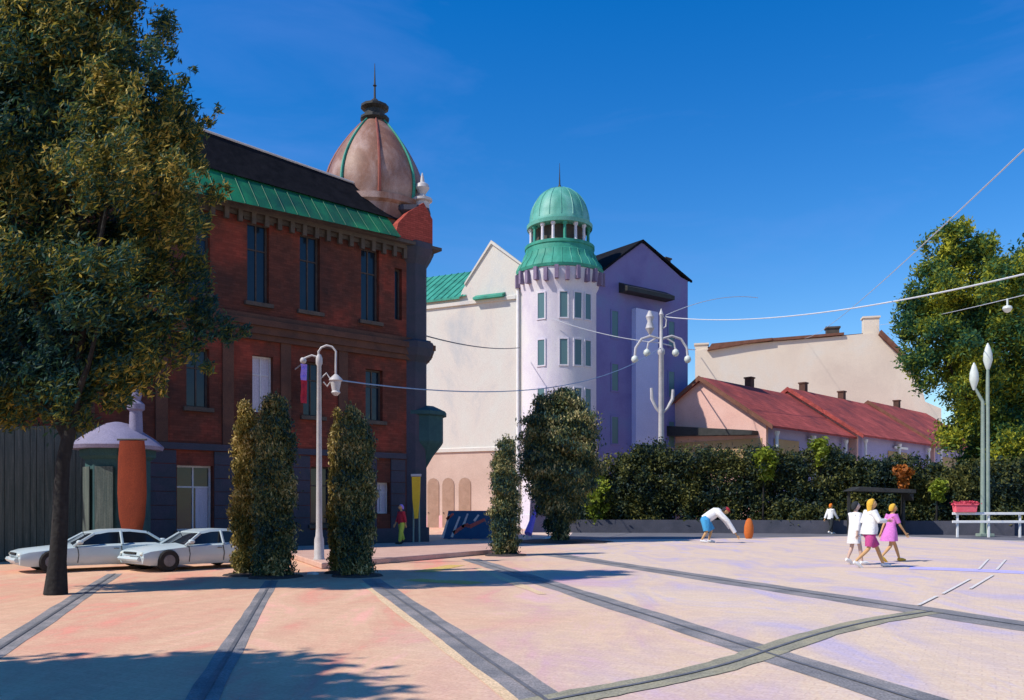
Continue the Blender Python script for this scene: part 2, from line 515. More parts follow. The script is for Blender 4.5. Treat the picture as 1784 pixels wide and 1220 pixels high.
# ------------------------------------------------------------------ ground, tracks, road paint
def ground_mat():
    m, nt, b = new_mat('plaza_paving')
    L = nt.links.new
    tc = nt.nodes.new('ShaderNodeTexCoord')
    mp = nt.nodes.new('ShaderNodeMapping')
    mp.inputs['Rotation'].default_value = (0, 0, -math.atan(0.288))
    mp.inputs['Scale'].default_value = (0.7, 0.22, 1)
    L(tc.outputs['Object'], mp.inputs['Vector'])
    n1 = nt.nodes.new('ShaderNodeTexNoise')
    n1.inputs['Scale'].default_value = 1.0
    n1.inputs['Detail'].default_value = 9
    n1.inputs['Roughness'].default_value = 0.66
    n1.inputs['Distortion'].default_value = 0.8
    L(mp.outputs[0], n1.inputs['Vector'])
    left = ramp(nt, [(0.76, 0.3, 0.22), (0.66, 0.37, 0.25), (0.68, 0.43, 0.28), (0.8, 0.42, 0.32)], 0.34, 0.66)
    right = ramp(nt, [(0.5, 0.42, 0.52), (0.6, 0.47, 0.42), (0.68, 0.52, 0.38), (0.56, 0.46, 0.52)], 0.34, 0.66)
    L(n1.outputs['Fac'], left.inputs[0]); L(n1.outputs['Fac'], right.inputs[0])
    sp = nt.nodes.new('ShaderNodeSeparateXYZ')
    L(tc.outputs['Object'], sp.inputs[0])
    n2 = nt.nodes.new('ShaderNodeTexNoise')
    n2.inputs['Scale'].default_value = 0.18
    n2.inputs['Detail'].default_value = 5
    L(tc.outputs['Object'], n2.inputs['Vector'])
    ma = nt.nodes.new('ShaderNodeMath'); ma.operation = 'MULTIPLY_ADD'
    ma.inputs[1].default_value = 9.0
    L(n2.outputs['Fac'], ma.inputs[0]); L(sp.outputs[0], ma.inputs[2])
    mr = nt.nodes.new('ShaderNodeMapRange')
    mr.inputs[1].default_value, mr.inputs[2].default_value = 2.6, 7.5
    L(ma.outputs[0], mr.inputs[0])
    mx = nt.nodes.new('ShaderNodeMix'); mx.data_type = 'RGBA'
    L(mr.outputs[0], mx.inputs['Factor']); L(left.outputs[0], mx.inputs['A']); L(right.outputs[0], mx.inputs['B'])
    # small setts: tone per stone and joints
    vo = nt.nodes.new('ShaderNodeTexBrick')
    vo.inputs['Scale'].default_value = 1
    vo.inputs['Brick Width'].default_value = 0.22
    vo.inputs['Row Height'].default_value = 0.12
    vo.inputs['Mortar Size'].default_value = 0.007
    vo.inputs['Color1'].default_value = (0.92, 0.92, 0.92, 1)
    vo.inputs['Color2'].default_value = (1.06, 1.06, 1.06, 1)
    vo.inputs['Mortar'].default_value = (0.86, 0.84, 0.84, 1)
    mp2 = nt.nodes.new('ShaderNodeMapping')
    mp2.inputs['Rotation'].default_value = (0, 0, -math.atan(0.288) + 0.78)
    L(tc.outputs['Object'], mp2.inputs['Vector'])
    L(mp2.outputs[0], vo.inputs['Vector'])
    m2 = nt.nodes.new('ShaderNodeMix'); m2.data_type, m2.blend_type = 'RGBA', 'MULTIPLY'
    m2.inputs['Factor'].default_value = 0.65
    L(mx.outputs['Result'], m2.inputs['A']); L(vo.outputs['Color'], m2.inputs['B'])
    n3 = nt.nodes.new('ShaderNodeTexNoise')
    n3.inputs['Scale'].default_value = 30
    n3.inputs['Detail'].default_value = 5
    L(tc.outputs['Object'], n3.inputs['Vector'])
    m3 = nt.nodes.new('ShaderNodeMix'); m3.data_type, m3.blend_type = 'RGBA', 'OVERLAY'
    m3.inputs['Factor'].default_value = 0.35
    L(m2.outputs['Result'], m3.inputs['A']); L(n3.outputs['Fac'], m3.inputs['B'])
    L(m3.outputs['Result'], b.inputs['Base Color'])
    b.inputs['Roughness'].default_value = 0.9
    b.inputs['Specular IOR Level'].default_value = 0.2
    bp = nt.nodes.new('ShaderNodeBump')
    bp.inputs['Strength'].default_value = 0.35
    bp.inputs['Distance'].default_value = 0.012
    L(n3.outputs['Fac'], bp.inputs['Height'])
    L(bp.outputs[0], b.inputs['Normal'])
    return m


g = MB()
g.face((-900, -60, 0), (900, -60, 0), (900, 1600, 0), (-900, 1600, 0))
tag(g.build('ground', ground_mat(), origin=(0, 0, 0)), kind='structure')


def ribbon(mb, pts, w, z, wob=0.0):
    pts = [Vector((p.x, p.y, 0)) for p in pts]
    L_, R_ = [], []
    for i, p in enumerate(pts):
        t = (pts[min(i + 1, len(pts) - 1)] - pts[max(i - 1, 0)]).normalized()
        nrm = Vector((-t.y, t.x, 0))
        a = w / 2 * (1 + R.uniform(-wob, wob)); c = w / 2 * (1 + R.uniform(-wob, wob))
        L_.append(p + nrm * a + Vector((0, 0, z))); R_.append(p - nrm * c + Vector((0, 0, z)))
    for i in range(len(pts) - 1):
        mb.face(R_[i], R_[i + 1], L_[i + 1], L_[i])


def seg(a, b, n=12, ext0=0.0, ext1=0.0):
    d = (b - a).normalized()
    a = a - d * ext0; b = b + d * ext1
    return [a.lerp(b, i / n) for i in range(n + 1)]


tracks = [(seg(gp(200, 1000), gp(0, 1130), 16, 0, 3), 0.34), (seg(gp(474, 1012), gp(395, 1145), 16, 0, 3), 0.27),
          (seg(gp(655, 1016), gp(950, 1220), 16, 1.0, 2), 0.42), (seg(gp(818, 974), gp(1345, 1141), 24, 0, 5), 0.55),
          (seg(gp(960, 966), gp(1784, 1091), 24, 0, 5), 0.85)]
mb, rl = MB(), MB()
for pts, w in tracks:
    ribbon(mb, pts, w, 0.004, 0.1)
    ribbon(rl, pts, 0.045, 0.012)
tag(mb.build('tram_track_bed', M['asphaltdark'], origin=(0, 0, 0)), kind='structure')
cpx = [(880, 1238), (1000, 1214), (1110, 1194), (1200, 1176), (1280, 1155), (1350, 1130), (1430, 1104), (1520, 1082), (1650, 1062)]
cv = []
for i in range(len(cpx) - 1):
    for k in range(5):
        u = k / 5
        cv.append(gp(cpx[i][0] * (1 - u) + cpx[i + 1][0] * u, cpx[i][1] * (1 - u) + cpx[i + 1][1] * u))
for _ in range(4):
    cv = [cv[0]] + [(cv[i - 1] + cv[i] * 2 + cv[i + 1]) / 4 for i in range(1, len(cv) - 1)] + [cv[-1]]
mb = MB(); ribbon(mb, cv, 0.4, 0.008, 0.1)
M['curvebed'] = pmat('olive_grey_asphalt', [(0.2, 0.19, 0.14), (0.3, 0.28, 0.2), (0.36, 0.32, 0.2)], 1.2, bump=0.4, grain=0.3)
tag(mb.build('tram_track_curve', M['curvebed'], origin=(0, 0, 0)), kind='structure')
ribbon(rl, cv, 0.045, 0.016)
tag(rl.build('tram_rails', M['steel'], origin=(0, 0, 0)), kind='structure')
mb = MB()
off = Vector((-0.27, -0.05, 0))
ribbon(mb, [p + off for p in seg(gp(655, 1016), gp(950, 1220), 14, 0, 1)], 0.12, 0.006, 0.3)
ribbon(mb, seg(gp(830, 990), gp(945, 1036), 8), 0.2, 0.006, 0.3)
tag(mb.build('paving_edging', M['peachline'], origin=(0, 0, 0)), kind='structure')
mb = MB()
ribbon(mb, [gp(718, 1010), gp(750, 1013), gp(790, 1014), gp(832, 1017)], 0.6, 0.006, 0.2)
ribbon(mb, [gp(738, 997), gp(760, 992), gp(795, 985)], 0.55, 0.006, 0.2)
tag(mb.build('yellow_road_marking', M['yellowline'], origin=(0, 0, 0)), kind='structure')
mb = MB()
ribbon(mb, [gp(1585, 990), gp(1650, 992), gp(1720, 995), gp(1800, 999)], 1.0, 0.006, 0.15)
tag(mb.build('lilac_road_marking', M['lilacline'], origin=(0, 0, 0)), kind='structure')
mb = MB()
for a, b in (((1705, 993), (1722, 975)), ((1736, 994), (1752, 976)), ((1642, 1036), (1690, 1010)), ((1690, 1027), (1730, 1003)), ((1600, 1056), (1632, 1040))):
    ribbon(mb, [gp(*a), gp(*b)], 0.06, 0.018)
ribbon(mb, [gp(1560, 934.5), gp(1640, 938), gp(1790, 943)], 0.35, 0.006, 0.1)
tag(mb.build('white_road_marking', M['whiteline'], origin=(0, 0, 0)), kind='structure')

# asphalt road in front of the hedge
mb = MB()
mb.face(gp(985, 941), gp(1220, 939), gp(1500, 934), gp(1640, 937.5), gp(1800, 944), gp(1950, 944), gp(1900, 923), gp(1300, 923), gp(1000, 926))
tag(mb.build('road', pmat('road_asphalt', [(0.1, 0.1, 0.12), (0.17, 0.17, 0.19)], 0.5), origin=(0, 0, 0)), kind='structure')
for o in (C.objects['road'],):
    for v in o.data.vertices:
        v.co.z = 0.004

# raised pink pavement by the brick building
mb = MB()
A, B_ = gp(560, 992), gp(866, 965)
mb.prism([(A.x, A.y), (B_.x, B_.y), (B_.x + 0.2, B_.y + 6.5), (-3.0, 37.2), (-3.4, 34.9), (-8.5, 30.4)], 0.0, 0.16)
tag(mb.build('pavement', M['kerb'], bevel=0.03), kind='structure')

# ------------------------------------------------------------------ red brick corner building
CX, CY = -3.65, 36.0
DV = Vector((0.751, 0.66, 0)).normalized()
NI = Vector((-DV.y, DV.x, 0))                        # into the building
C0 = Vector((CX, CY, 0))


def P(s, y, z):
    return C0 + DV * s + NI * y + Vector((0, 0, z))


def fs(px):
    k = (px - HX) / F
    return (k * CY - CX) / (DV.x - k * DV.y)


def fz(px, py):
    return EYE + (HY - py) / F * (CY + fs(px) * DV.y)


def lbox(mb, s0, s1, y0, y1, z0, z1):
    mb.prism([P(s0, y0, 0)[:2], P(s1, y0, 0)[:2], P(s1, y1, 0)[:2], P(s0, y1, 0)[:2]], z0, z1)


brick_b = thing('brick_building', (CX, CY, 0), 'red brick corner building with a ribbed brown dome and a green skirt roof', 'building')
EAVE = 12.35
LEFT = -24.0
wins = []                                            # (s, half width, z0, z1, kind)
for px in (645, 540, 450, 345):
    wins.append((fs(px), 0.42, 8.95, 11.85, 'tall'))
wins += [(-11.9, 0.42, 8.95, 11.85, 'tall'), (-14.2, 0.42, 8.95, 11.85, 'tall'), (-16.6, 0.42, 8.95, 11.85, 'tall'), (-19, 0.42, 8.95, 11.85, 'tall')]
wins.append((fs(694), 0.18, 9.2, 11.3, 'slit'))
for px, k in ((652, 'mid'), (545, 'mid'), (458, 'pale'), (345, 'mid')):
    wins.append((fs(px), 0.4, 5.0, 7.05, k))
wins += [(-12.0, 0.4, 5.0, 7.05, 'mid'), (-14.4, 0.4, 5.0, 7.05, 'mid'), (-17, 0.4, 5.0, 7.05, 'mid')]
wins += [(fs(340), 0.62, 0.75, 3.0, 'big'), (fs(668), 0.3, 1.3, 2.55, 'small'), (fs(560), 0.45, 0.9, 3.1, 'mid'), (-12.6, 0.6, 0.75, 3.0, 'big')]

wall = MB()
ss = sorted({LEFT, 0.0} | {w[0] - w[1] for w in wins} | {w[0] + w[1] for w in wins})
zs = sorted({0.0, EAVE + 0.6} | {w[2] for w in wins} | {w[3] for w in wins})
for i in range(len(ss) - 1):
    for j in range(len(zs) - 1):
        sm, zm = (ss[i] + ss[i + 1]) / 2, (zs[j] + zs[j + 1]) / 2
        if any(abs(sm - w[0]) < w[1] and w[2] < zm < w[3] for w in wins):
            continue
        wall.face(P(ss[i], 0, zs[j]), P(ss[i + 1], 0, zs[j]), P(ss[i + 1], 0, zs[j + 1]), P(ss[i], 0, zs[j + 1]))
for s, hw, z0, z1, k in wins:                        # reveals
    d = 0.32
    for (a, b) in (((s - hw, z0), (s - hw, z1)), ((s - hw, z1), (s + hw, z1)), ((s + hw, z1), (s + hw, z0)), ((s + hw, z0), (s - hw, z0))):
        wall.face(P(a[0], 0, a[1]), P(b[0], 0, b[1]), P(b[0], d, b[1]), P(a[0], d, a[1]))
wall.face(P(0, 0, 0), P(0, 12, 0), P(0, 12, EAVE + .6), P(0, 0, EAVE + .6))
wall.face(P(0, 12, 0), P(LEFT, 12, 0), P(LEFT, 12, EAVE + .6), P(0, 12, EAVE + .6))
wall.face(P(LEFT, 12, 0), P(LEFT, 0, 0), P(LEFT, 0, EAVE + .6), P(LEFT, 12, EAVE + .6))
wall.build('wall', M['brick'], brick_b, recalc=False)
for s, hw, z0, z1, k in wins:
    fr = MB()
    t = 0.07
    for a0, a1, b0, b1 in ((s - hw, s - hw + t, z0, z1), (s + hw - t, s + hw, z0, z1), (s - hw + t, s + hw - t, z0, z0 + t), (s - hw + t, s + hw - t, z1 - t, z1)):
        lbox(fr, a0, a1, 0.2, 0.28, b0, b1)
    if k != 'slit':
        lbox(fr, s - 0.025, s + 0.025, 0.21, 0.27, z0 + t, z1 - t)
        zc = z0 + (z1 - z0) * 0.66
        lbox(fr, s - hw + t, s + hw - t, 0.215, 0.265, zc, zc + 0.05)
    fm = M['paleframe'] if k in ('big', 'small', 'pale') else M['windowframe']
    w = fr.build('window', fm, brick_b)
    pn = MB(); lbox(pn, s - hw + 0.02, s + hw - 0.02, 0.245, 0.26, z0 + 0.02, z1 - 0.02)
    pn.build('pane', M['curtain'] if k in ('small', 'pale') else M['glassdark'], w)
    if k in ('tall', 'mid', 'big'):
        sl = MB(); lbox(sl, s - hw - 0.12, s + hw + 0.12, -0.14, 0.18, z0 - 0.14, z0)
        sl.build('sill', M['darkstone'], w)
    if k == 'tall':
        hd = MB()
        hd.extr([P(s - hw - .16, -0.07, z1), P(s - hw - .16, -0.07, z1 + .16), P(s, -0.07, z1 + .3), P(s + hw + .16, -0.07, z1 + .16), P(s + hw + .16, -0.07, z1)], NI * 0.069)
        hd.build('lintel', M['darkstone'], w)
    if k == 'big':
        bl = MB(); lbox(bl, s + 0.1, s + hw - 0.09, 0.235, 0.243, z0 + 0.09, z0 + 1.5)
        bl.build('blind', M['curtain'], w)
# stone dressings
cor = MB()
for y0, z0, z1 in ((-0.18, 8.3, 8.5), (-0.34, 8.08, 8.3), (-0.24, 7.8, 8.08), (-0.14, 7.6, 7.8)):
    lbox(cor, LEFT, 0.02 - y0 * 0.9, y0, -0.001, z0, z1)
    lbox(cor, 0.001, 0.02 - y0 * 0.9, -0.001, 11.9, z0, z1)
cor.build('belt_cornice', M['brownstone'], brick_b)
cor = MB()
for y0, z0, z1 in ((-0.1, 11.95, 12.1), (-0.25, 12.1, 12.25), (-0.5, 12.25, 12.38)):
    lbox(cor, LEFT, 0.02 - y0, y0, -0.001, z0, z1)
    lbox(cor, 0.001, 0.02 - y0, -0.001, 11.9, z0, z1)
for k in range(48):
    s = LEFT + 0.3 + k * 0.5
    if s < -0.2:
        lbox(cor, s, s + 0.16, -0.24, -0.101, 11.7, 12.1)
cor.build('eaves_cornice', M['darkstone'], brick_b)
pl = MB()
lbox(pl, LEFT, -1.05, -0.1, -0.001, 0, 0.7)
for a_s, b_s in ((LEFT, -13.25), (-11.95, fs(340) - .66), (fs(340) + .66, fs(560) - .5), (fs(560) + .5, fs(668) - .34), (fs(668) + .34, -1.0)):
    for zz_ in range(6):
        lbox(pl, a_s, b_s, -0.05, -0.001, 0.7 + zz_ * .47, 0.7 + zz_ * .47 + .45)
lbox(pl, LEFT, -1.0, -0.12, -0.001, 3.53, 3.75)
pls = MB()
for s in (-3.9, -6.3, -8.5, -10.8, -13.1):
    pls = MB(); lbox(pls, s - 0.2, s + 0.2, -0.07, -0.001, 3.76, 7.6); pls.build('pilaster', M['brownstone'], brick_b)
pl.build('ground_floor_facing', M['shadestone'], brick_b)  # added cladding, its dark colour imitates shade at the facade foot
# corner turret: octagonal, in the slate-blue stone whose dark colour carries shade
tu = MB()
tc0 = P(-0.42, 0.4, 0)
tu.lathe(tc0, [(0.8, 0), (0.8, 0.7), (0.68, 0.72), (0.68, 7.55), (0.9, 7.8), (1.02, 8.1), (1.02, 8.35), (0.68, 8.5), (0.68, 11.6), (0.86, 11.9), (1.0, 12.2), (1.0, 12.45), (0.66, 12.5), (0.66, 13.6), (0.86, 13.75), (0.86, 13.95), (0.4, 14.0)], 8, math.pi / 8)
tu.build('corner_turret', M['shadestone'], brick_b)
# stone oriel with its own corbel low on the corner
orl = MB()
oc = P(0.15, 0.35, 0)
orl.lathe(oc, [(0.15, 3.2), (0.45, 3.7), (0.85, 4.2), (0.9, 4.3), (0.9, 5.35), (1.05, 5.4), (1.05, 5.55), (0.5, 5.8)], 8, math.pi / 8)
orl.build('corner_balcony', M['teal'], brick_b)
# pediment of bright brick with pale coping between roof and turret
pdm = MB()
pdm.extr([P(-1.75, -0.42, 12.42), P(0.1, -0.42, 12.42), P(0.1, -0.42, 13.5), P(-0.35, -0.42, 14.1), P(-1.1, -0.42, 13.55), P(-1.6, -0.42, 13.0)], NI * 0.5)
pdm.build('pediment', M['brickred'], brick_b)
# green skirt roof (sags lower to the left), black slate above it
sk = MB()
def rl_(s, a, b):
    u = min(max(-s / 16.0, 0), 1.6)
    return a + (b - a) * u
NS = 8
for i in range(NS):
    s0, s1 = LEFT + (-1.7 - LEFT) * i / NS, LEFT + (-1.7 - LEFT) * (i + 1) / NS
    for s_a, s_b in ((s0, s1),):
        sk.face(P(s_a, -0.78, rl_(s_a, 12.35, 11.95)), P(s_b, -0.78, rl_(s_b, 12.35, 11.95)), P(s_b, 0.25, rl_(s_b, 13.35, 13.6)), P(s_a, 0.25, rl_(s_a, 13.35, 13.6)))
for k in range(44):
    s_a = LEFT + .3 + k * .5
    if s_a < -1.8:
        sk.tube([P(s_a, -0.79, rl_(s_a, 12.36, 11.96)), P(s_a, 0.24, rl_(s_a, 13.36, 13.61))], .012, 4)
sk.extr([P(-1.7, -0.78, 12.33), P(-1.7, 0.25, 13.35), P(-1.7, 0.25, 12.4)], DV * -0.05)
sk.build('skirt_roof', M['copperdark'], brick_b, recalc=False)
rf = MB()
for i in range(NS):
    s0, s1 = LEFT + (-0.9 - LEFT) * i / NS, LEFT + (-0.9 - LEFT) * (i + 1) / NS
    rf.face(P(s0, 0.1, rl_(s0, 13.3, 13.5)), P(s1, 0.1, rl_(s1, 13.3, 13.5)), P(s1, 1.1, rl_(s1, 14.55, 15.5)), P(s0, 1.1, rl_(s0, 14.55, 15.5)))
    rf.face(P(s0, 1.1, rl_(s0, 14.55, 15.5)), P(s1, 1.1, rl_(s1, 14.55, 15.5)), P(s1, 11, 13.4), P(s0, 11, 13.4))
rf.face(P(-0.9, 0.1, 13.3), P(-0.9, 11, 13.0), P(-0.9, 11, 13.4), P(-0.9, 1.1, 14.55))
rfo = rf.build('roof', M['slate'], brick_b, recalc=False)
rc = MB()
rc.tube([P(LEFT + (-1.4 - LEFT) * i / NS, 1.1, rl_(LEFT + (-1.4 - LEFT) * i / NS, 14.58, 15.53)) for i in range(NS + 1)], 0.05, 6)
rc.build('ridge_cap', M['lampwhite'], rfo)
# dome
dcn = P(-1.05, 2.2, 0)
prof = [(2.05, 12.5), (2.05, 14.0), (2.2, 14.1), (2.2, 14.35)]
for i in range(15):
    t = i / 14
    r = 2.0 * (1 - t ** 1.75) ** 0.93 * (1 + 0.08 * math.sin(math.pi * t)) + 0.42 * t
    prof.append((r, 14.36 + 3.75 * t))
dm = MB(); dm.lathe(dcn, prof, 32)
dome = dm.build('dome', M['domebrown'], brick_b, smooth=True)
for k in range(8):
    a = 2 * math.pi * k / 8 + 0.25
    rb = MB()
    pts = [dcn + Vector(((r + 0.03) * math.cos(a), (r + 0.03) * math.sin(a), z)) for r, z in prof[4:]]
    rb.tube(pts, [0.075 - 0.04 * i / len(pts) for i in range(len(pts))], 6)
    rb.build('rib', M['copper'] if k % 2 else M['domered'], dome, smooth=True)
lt = MB()
lt.lathe(dcn, [(0.5, 18.05), (0.62, 18.15), (0.62, 18.25), (0.42, 18.3), (0.42, 18.55), (0.6, 18.65), (0.6, 18.75), (0.3, 18.85), (0.12, 19.05), (0.05, 19.1)], 12)
lt.build('dome_lantern', M['darkiron'], brick_b)
sp_ = MB(); sp_.lathe(dcn, [(0.05, 19.05), (0.04, 19.6), (0.09, 19.65), (0.04, 19.7), (0.012, 20.6)], 8)
sp_.build('spire', M['darkiron'], brick_b)
# pier with pale urn finial at the corner
fn = MB()
fc = P(-0.05, 0.1, 0)
fn.lathe(fc, [(0.3, 13.9), (0.3, 14.3), (0.42, 14.35), (0.42, 14.45), (0.2, 14.5), (0.13, 14.65), (0.3, 14.9), (0.26, 15.05), (0.1, 15.15), (0.07, 15.35), (0.02, 15.55)], 12)
fn.build('urn_finial', M['lampwhite'], brick_b, smooth=True)

# hanging flag between the windows
fl = thing('wall_flag', P(fs(520), -0.3, 6.0), 'small lilac and red flag hanging on the red brick wall', 'flag')
f0 = fs(518)
pole = MB(); pole.tube([P(f0 - 0.1, -0.005, 6.7), P(f0 + 0.02, -0.6, 6.92)], 0.025, 6); pole.build('pole', M['lampwhite'], fl)
for za, zb, mm, nm in ((6.85, 6.25, 'c_violet', 'lilac_cloth'), (6.25, 5.4, 'c_red', 'red_cloth')):
    c_ = MB()
    rings = []
    for q in range(7):
        z = za + (zb - za) * q / 6
        w_ = 0.13 - 0.02 * q / 6
        rings.append([P(f0 - w_ + 0.02 * math.sin(q), -0.5, z), P(f0, -0.44 + 0.03 * math.sin(q * 2), z), P(f0 + w_, -0.52, z), P(f0, -0.465 + 0.03 * math.sin(q * 2), z)])
    c_.rings(rings); c_.build(nm, M[mm], fl)

# ------------------------------------------------------------------ pale building with the green domed tower
TCX, TCY, TR = 3.43, 62.0, 2.8
pale = thing('pale_building', (TCX, TCY, 0), 'pale plaster building with a round tower under a green copper dome', 'building')
LA = Vector((0.6, 61.4, 0))
LD = Vector((-0.9, 0.436, 0)).normalized()
LN = Vector((LD.y, -LD.x, 0))
LN = -LN if LN.y < 0 else LN                          # into the building


def Q(t, y, z):
    return LA + LD * t + LN * y + Vector((0, 0, z))


mb = MB()
doors = [(7.2, 'a'), (5.9, 'b'), (4.5, 'c')]
gw = [Q(-1.2, 0, 0), Q(14, 0, 0), Q(14, 0, 17.1), Q(4.9, 0, 17.1), Q(4.75, 0, 17.5), Q(4.45, 0, 17.9), Q(2.45, 0, 20.55), Q(2.1, 0, 20.55), Q(-0.3, 0, 18.6), Q(-1.2, 0, 18.4)]
mb.extr(gw, LN * 0.5)
mb.extr([Q(14, 0.5, 0), Q(14, 12, 0), Q(14, 12, 17.1), Q(14, 0.5, 17.1)], LD * -0.4)
mb.build('wall', M['plaster'], pale)
mb = MB()
mb.face(Q(14.3, -0.25, 17.0), Q(4.4, -0.25, 17.0), Q(4.4, 4.5, 20.2), Q(14.3, 4.5, 20.2))
mb.face(Q(14.3, -0.25, 16.85), Q(4.85, -0.25, 16.85), Q(4.85, -0.25, 17.0), Q(14.3, -0.25, 17.0))
mb.face(Q(14.3, 4.5, 20.2), Q(4.4, 4.5, 20.2), Q(4.4, 9, 17), Q(14.3, 9, 17))
for k in range(17):
    t = 4.7 + k * .58
    mb.tube([Q(t, -0.25, 17.03), Q(t, 4.5, 20.23)], .03, 4)
mb.build('roof', M['copper'], pale, recalc=False)
mb = MB()
mb.extr([Q(4.5, -0.12, 18.0), Q(2.3, -0.12, 20.85), Q(-0.3, -0.12, 18.75), Q(-0.3, -0.12, 18.6), Q(2.3, -0.12, 20.6), Q(4.5, -0.12, 17.85)], LN * 0.65)
mb.build('gable_coping', M['plaster'], pale)
mb = MB()
mb.extr([Q(3.6, -0.5, 16.6), Q(3.6, -0.5, 16.75), Q(3.6, -0.001, 17.0), Q(3.6, -0.001, 16.6)], LD * -2.4)
mb.build('gable_canopy', M['copper'], pale)
mb = MB(); mb.tube([Q(0.15, -0.12, 0.3), Q(0.15, -0.12, 18.0)], 0.1, 8); mb.build('downpipe', M['white'], pale)
for z in (5.6, 16.4):
    mb = MB()
    mb.extr([Q(14, -0.15, z), Q(14, -0.15, z + 0.25), Q(14, -0.001, z + 0.32), Q(14, -0.001, z)], LD * -13.7)
    mb.build('string_course', M['plaster'], pale)
mb = MB()
mb.extr([Q(13.9, -0.035, 0.9), Q(0.4, -0.035, 0.9), Q(0.4, -0.035, 5.6), Q(13.9, -0.035, 5.6)], LN * 0.034)
mb.build('ground_floor_facing', pmat('peach_plaster', [(0.5, 0.36, 0.29), (0.6, 0.45, 0.37)], 0.5), pale)
for t, _ in doors:                                    # three brownish arched doors
    dr = MB()
    poly = [Q(t - .5, -0.08, 0), Q(t - .5, -0.08, 3.2)] + [Q(t - .5 * math.cos(a), -0.08, 3.2 + .5 * math.sin(a)) for a in (0.5, 1.0, 1.57, 2.1, 2.6)] + [Q(t + .5, -0.08, 3.2), Q(t + .5, -0.08, 0)]
    dr.extr(poly, LN * 0.079)
    d_ = dr.build('door', pmat('brown_door', [(0.3, 0.19, 0.13), (0.4, 0.26, 0.19)], 2) if 'door' not in M else M['door'], pale)
    M['door'] = d_.data.materials[0]
    hb = MB(); hb.ball(Q(t + .38, -0.12, 1.1), 0.05, 8); hb.build('handle', M['darkiron'], d_)
pk = MB()
pk.extr([Q(14, -0.07, 0), Q(0.4, -0.07, 0), Q(0.4, -0.07, 0.9), Q(14, -0.07, 0.9)], LN * 0.062)
pk.build('plinth', M['pinkboard'], pale)
# tower
tc_ = Vector((TCX, TCY, 0))
mb = MB()
mb.lathe(tc_, [(TR + .12, 0), (TR + .12, 1.0), (TR, 1.05), (TR, 5.5), (TR + .1, 5.6), (TR + .1, 5.85), (TR, 5.95), (TR, 16.6), (TR + .1, 16.9), (TR + .18, 17.4), (TR + .25, 17.9), (TR + .25, 18.1)], 40)
tower = mb.build('tower', M['plastertower'], pale, smooth=True)
for z in (15.6 - 1.0, 11.35, 8.0, 3.2):
    for px in (940, 978, 1003, 1021):
        a = math.asin((px - 975) / 70.0)
        n_ = Vector((math.sin(a), -math.cos(a), 0)); u_ = Vector((math.cos(a), math.sin(a), 0))
        hw, h = (0.26, 1.75)
        base = tc_ + n_ * (TR + 0.0) + Vector((0, 0, z))
        fr = MB()
        for a0, a1, b0, b1 in ((-hw - .09, -hw, -.09, h + .09), (hw, hw + .09, -.09, h + .09), (-hw, hw, -.09, 0), (-hw, hw, h, h + .09)):
            fr.extr([base + u_ * a0 + Vector((0, 0, b0)) + n_ * .05, base + u_ * a1 + Vector((0, 0, b0)) + n_ * .05, base + u_ * a1 + Vector((0, 0, b1)) + n_ * .05, base + u_ * a0 + Vector((0, 0, b1)) + n_ * .05], n_ * -0.12)
        w = fr.build('window', M['plastertower'], pale)
        pn = MB(); pn.extr([base - u_ * hw + n_ * .01, base + u_ * hw + n_ * .01, base + u_ * hw + n_ * .01 + Vector((0, 0, h)), base - u_ * hw + n_ * .01 + Vector((0, 0, h))], n_ * -0.06)
        pn.build('pane', M['glassteal'], w)
mb = MB()
for k in range(26):                                  # dark bracket frieze under the green skirt
    a = 2 * math.pi * k / 26
    p = tc_ + Vector(((TR + .3) * math.cos(a), (TR + .3) * math.sin(a), 17.55 + (k % 2) * 0.12))
    mb.box(p, (0.36, 0.26, 0.9), a)
mb.build('bracket_frieze', pmat('mauve_stone', [(0.16, 0.12, 0.2), (0.24, 0.19, 0.28)], 2), tower)
mb = MB()
mb.lathe(tc_, [(2.7, 18.05), (3.15, 18.1), (3.2, 18.3), (3.0, 18.7), (2.75, 19.0), (2.62, 19.3), (2.58, 19.5), (2.5, 19.55), (2.46, 19.9), (2.52, 19.95), (2.52, 20.15), (2.3, 20.2)], 32)
for k in range(28):
    a = 2 * math.pi * k / 28
    mb.tube([tc_ + Vector((r * math.cos(a), r * math.sin(a), z)) for r, z in ((3.2, 18.3), (3.0, 18.7), (2.75, 19.0), (2.62, 19.3), (2.58, 19.5))], .03, 4)
mb.build('tower_skirt_roof', M['copper'], pale, smooth=True)
mb = MB(); mb.lathe(tc_, [(1.72, 20.1), (1.72, 21.55)], 16); mb.build('lantern_core', M['darkstone'], pale)
for k in range(16):
    a = 2 * math.pi * (k + .3) / 16
    cpt = tc_ + Vector((2.08 * math.cos(a), 2.08 * math.sin(a), 0))
    mb = MB(); mb.lathe(cpt, [(0.16, 20.1), (0.16, 20.25), (0.11, 20.3), (0.1, 21.2), (0.17, 21.3), (0.17, 21.45)], 8)
    mb.build('column', M['plastertower'] if k % 3 else M['copper'], pale)
prof = [(2.0, 21.4), (2.35, 21.45), (2.38, 21.7), (2.15, 21.75), (2.15, 22.0)]
for i in range(11):
    t = i / 10 * math.pi / 2
    prof.append((2.12 * math.cos(t) + 0.02, 22.02 + 2.45 * math.sin(t)))
mb = MB(); mb.lathe(tc_, prof, 36)
for k in range(16):
    a = 2 * math.pi * k / 16
    mb.tube([tc_ + Vector(((r + .005) * math.cos(a), (r + .005) * math.sin(a), z)) for r, z in prof[4:-1]], .03, 4)
M['copperpale'] = pmat('pale_green_copper', [(0.05, 0.24, 0.18), (0.1, 0.34, 0.27), (0.17, 0.42, 0.36)], 0.9, rough=0.5, stretch=(1, 1, 0.5))
d2 = mb.build('dome', M['copperpale'], pale, smooth=True)
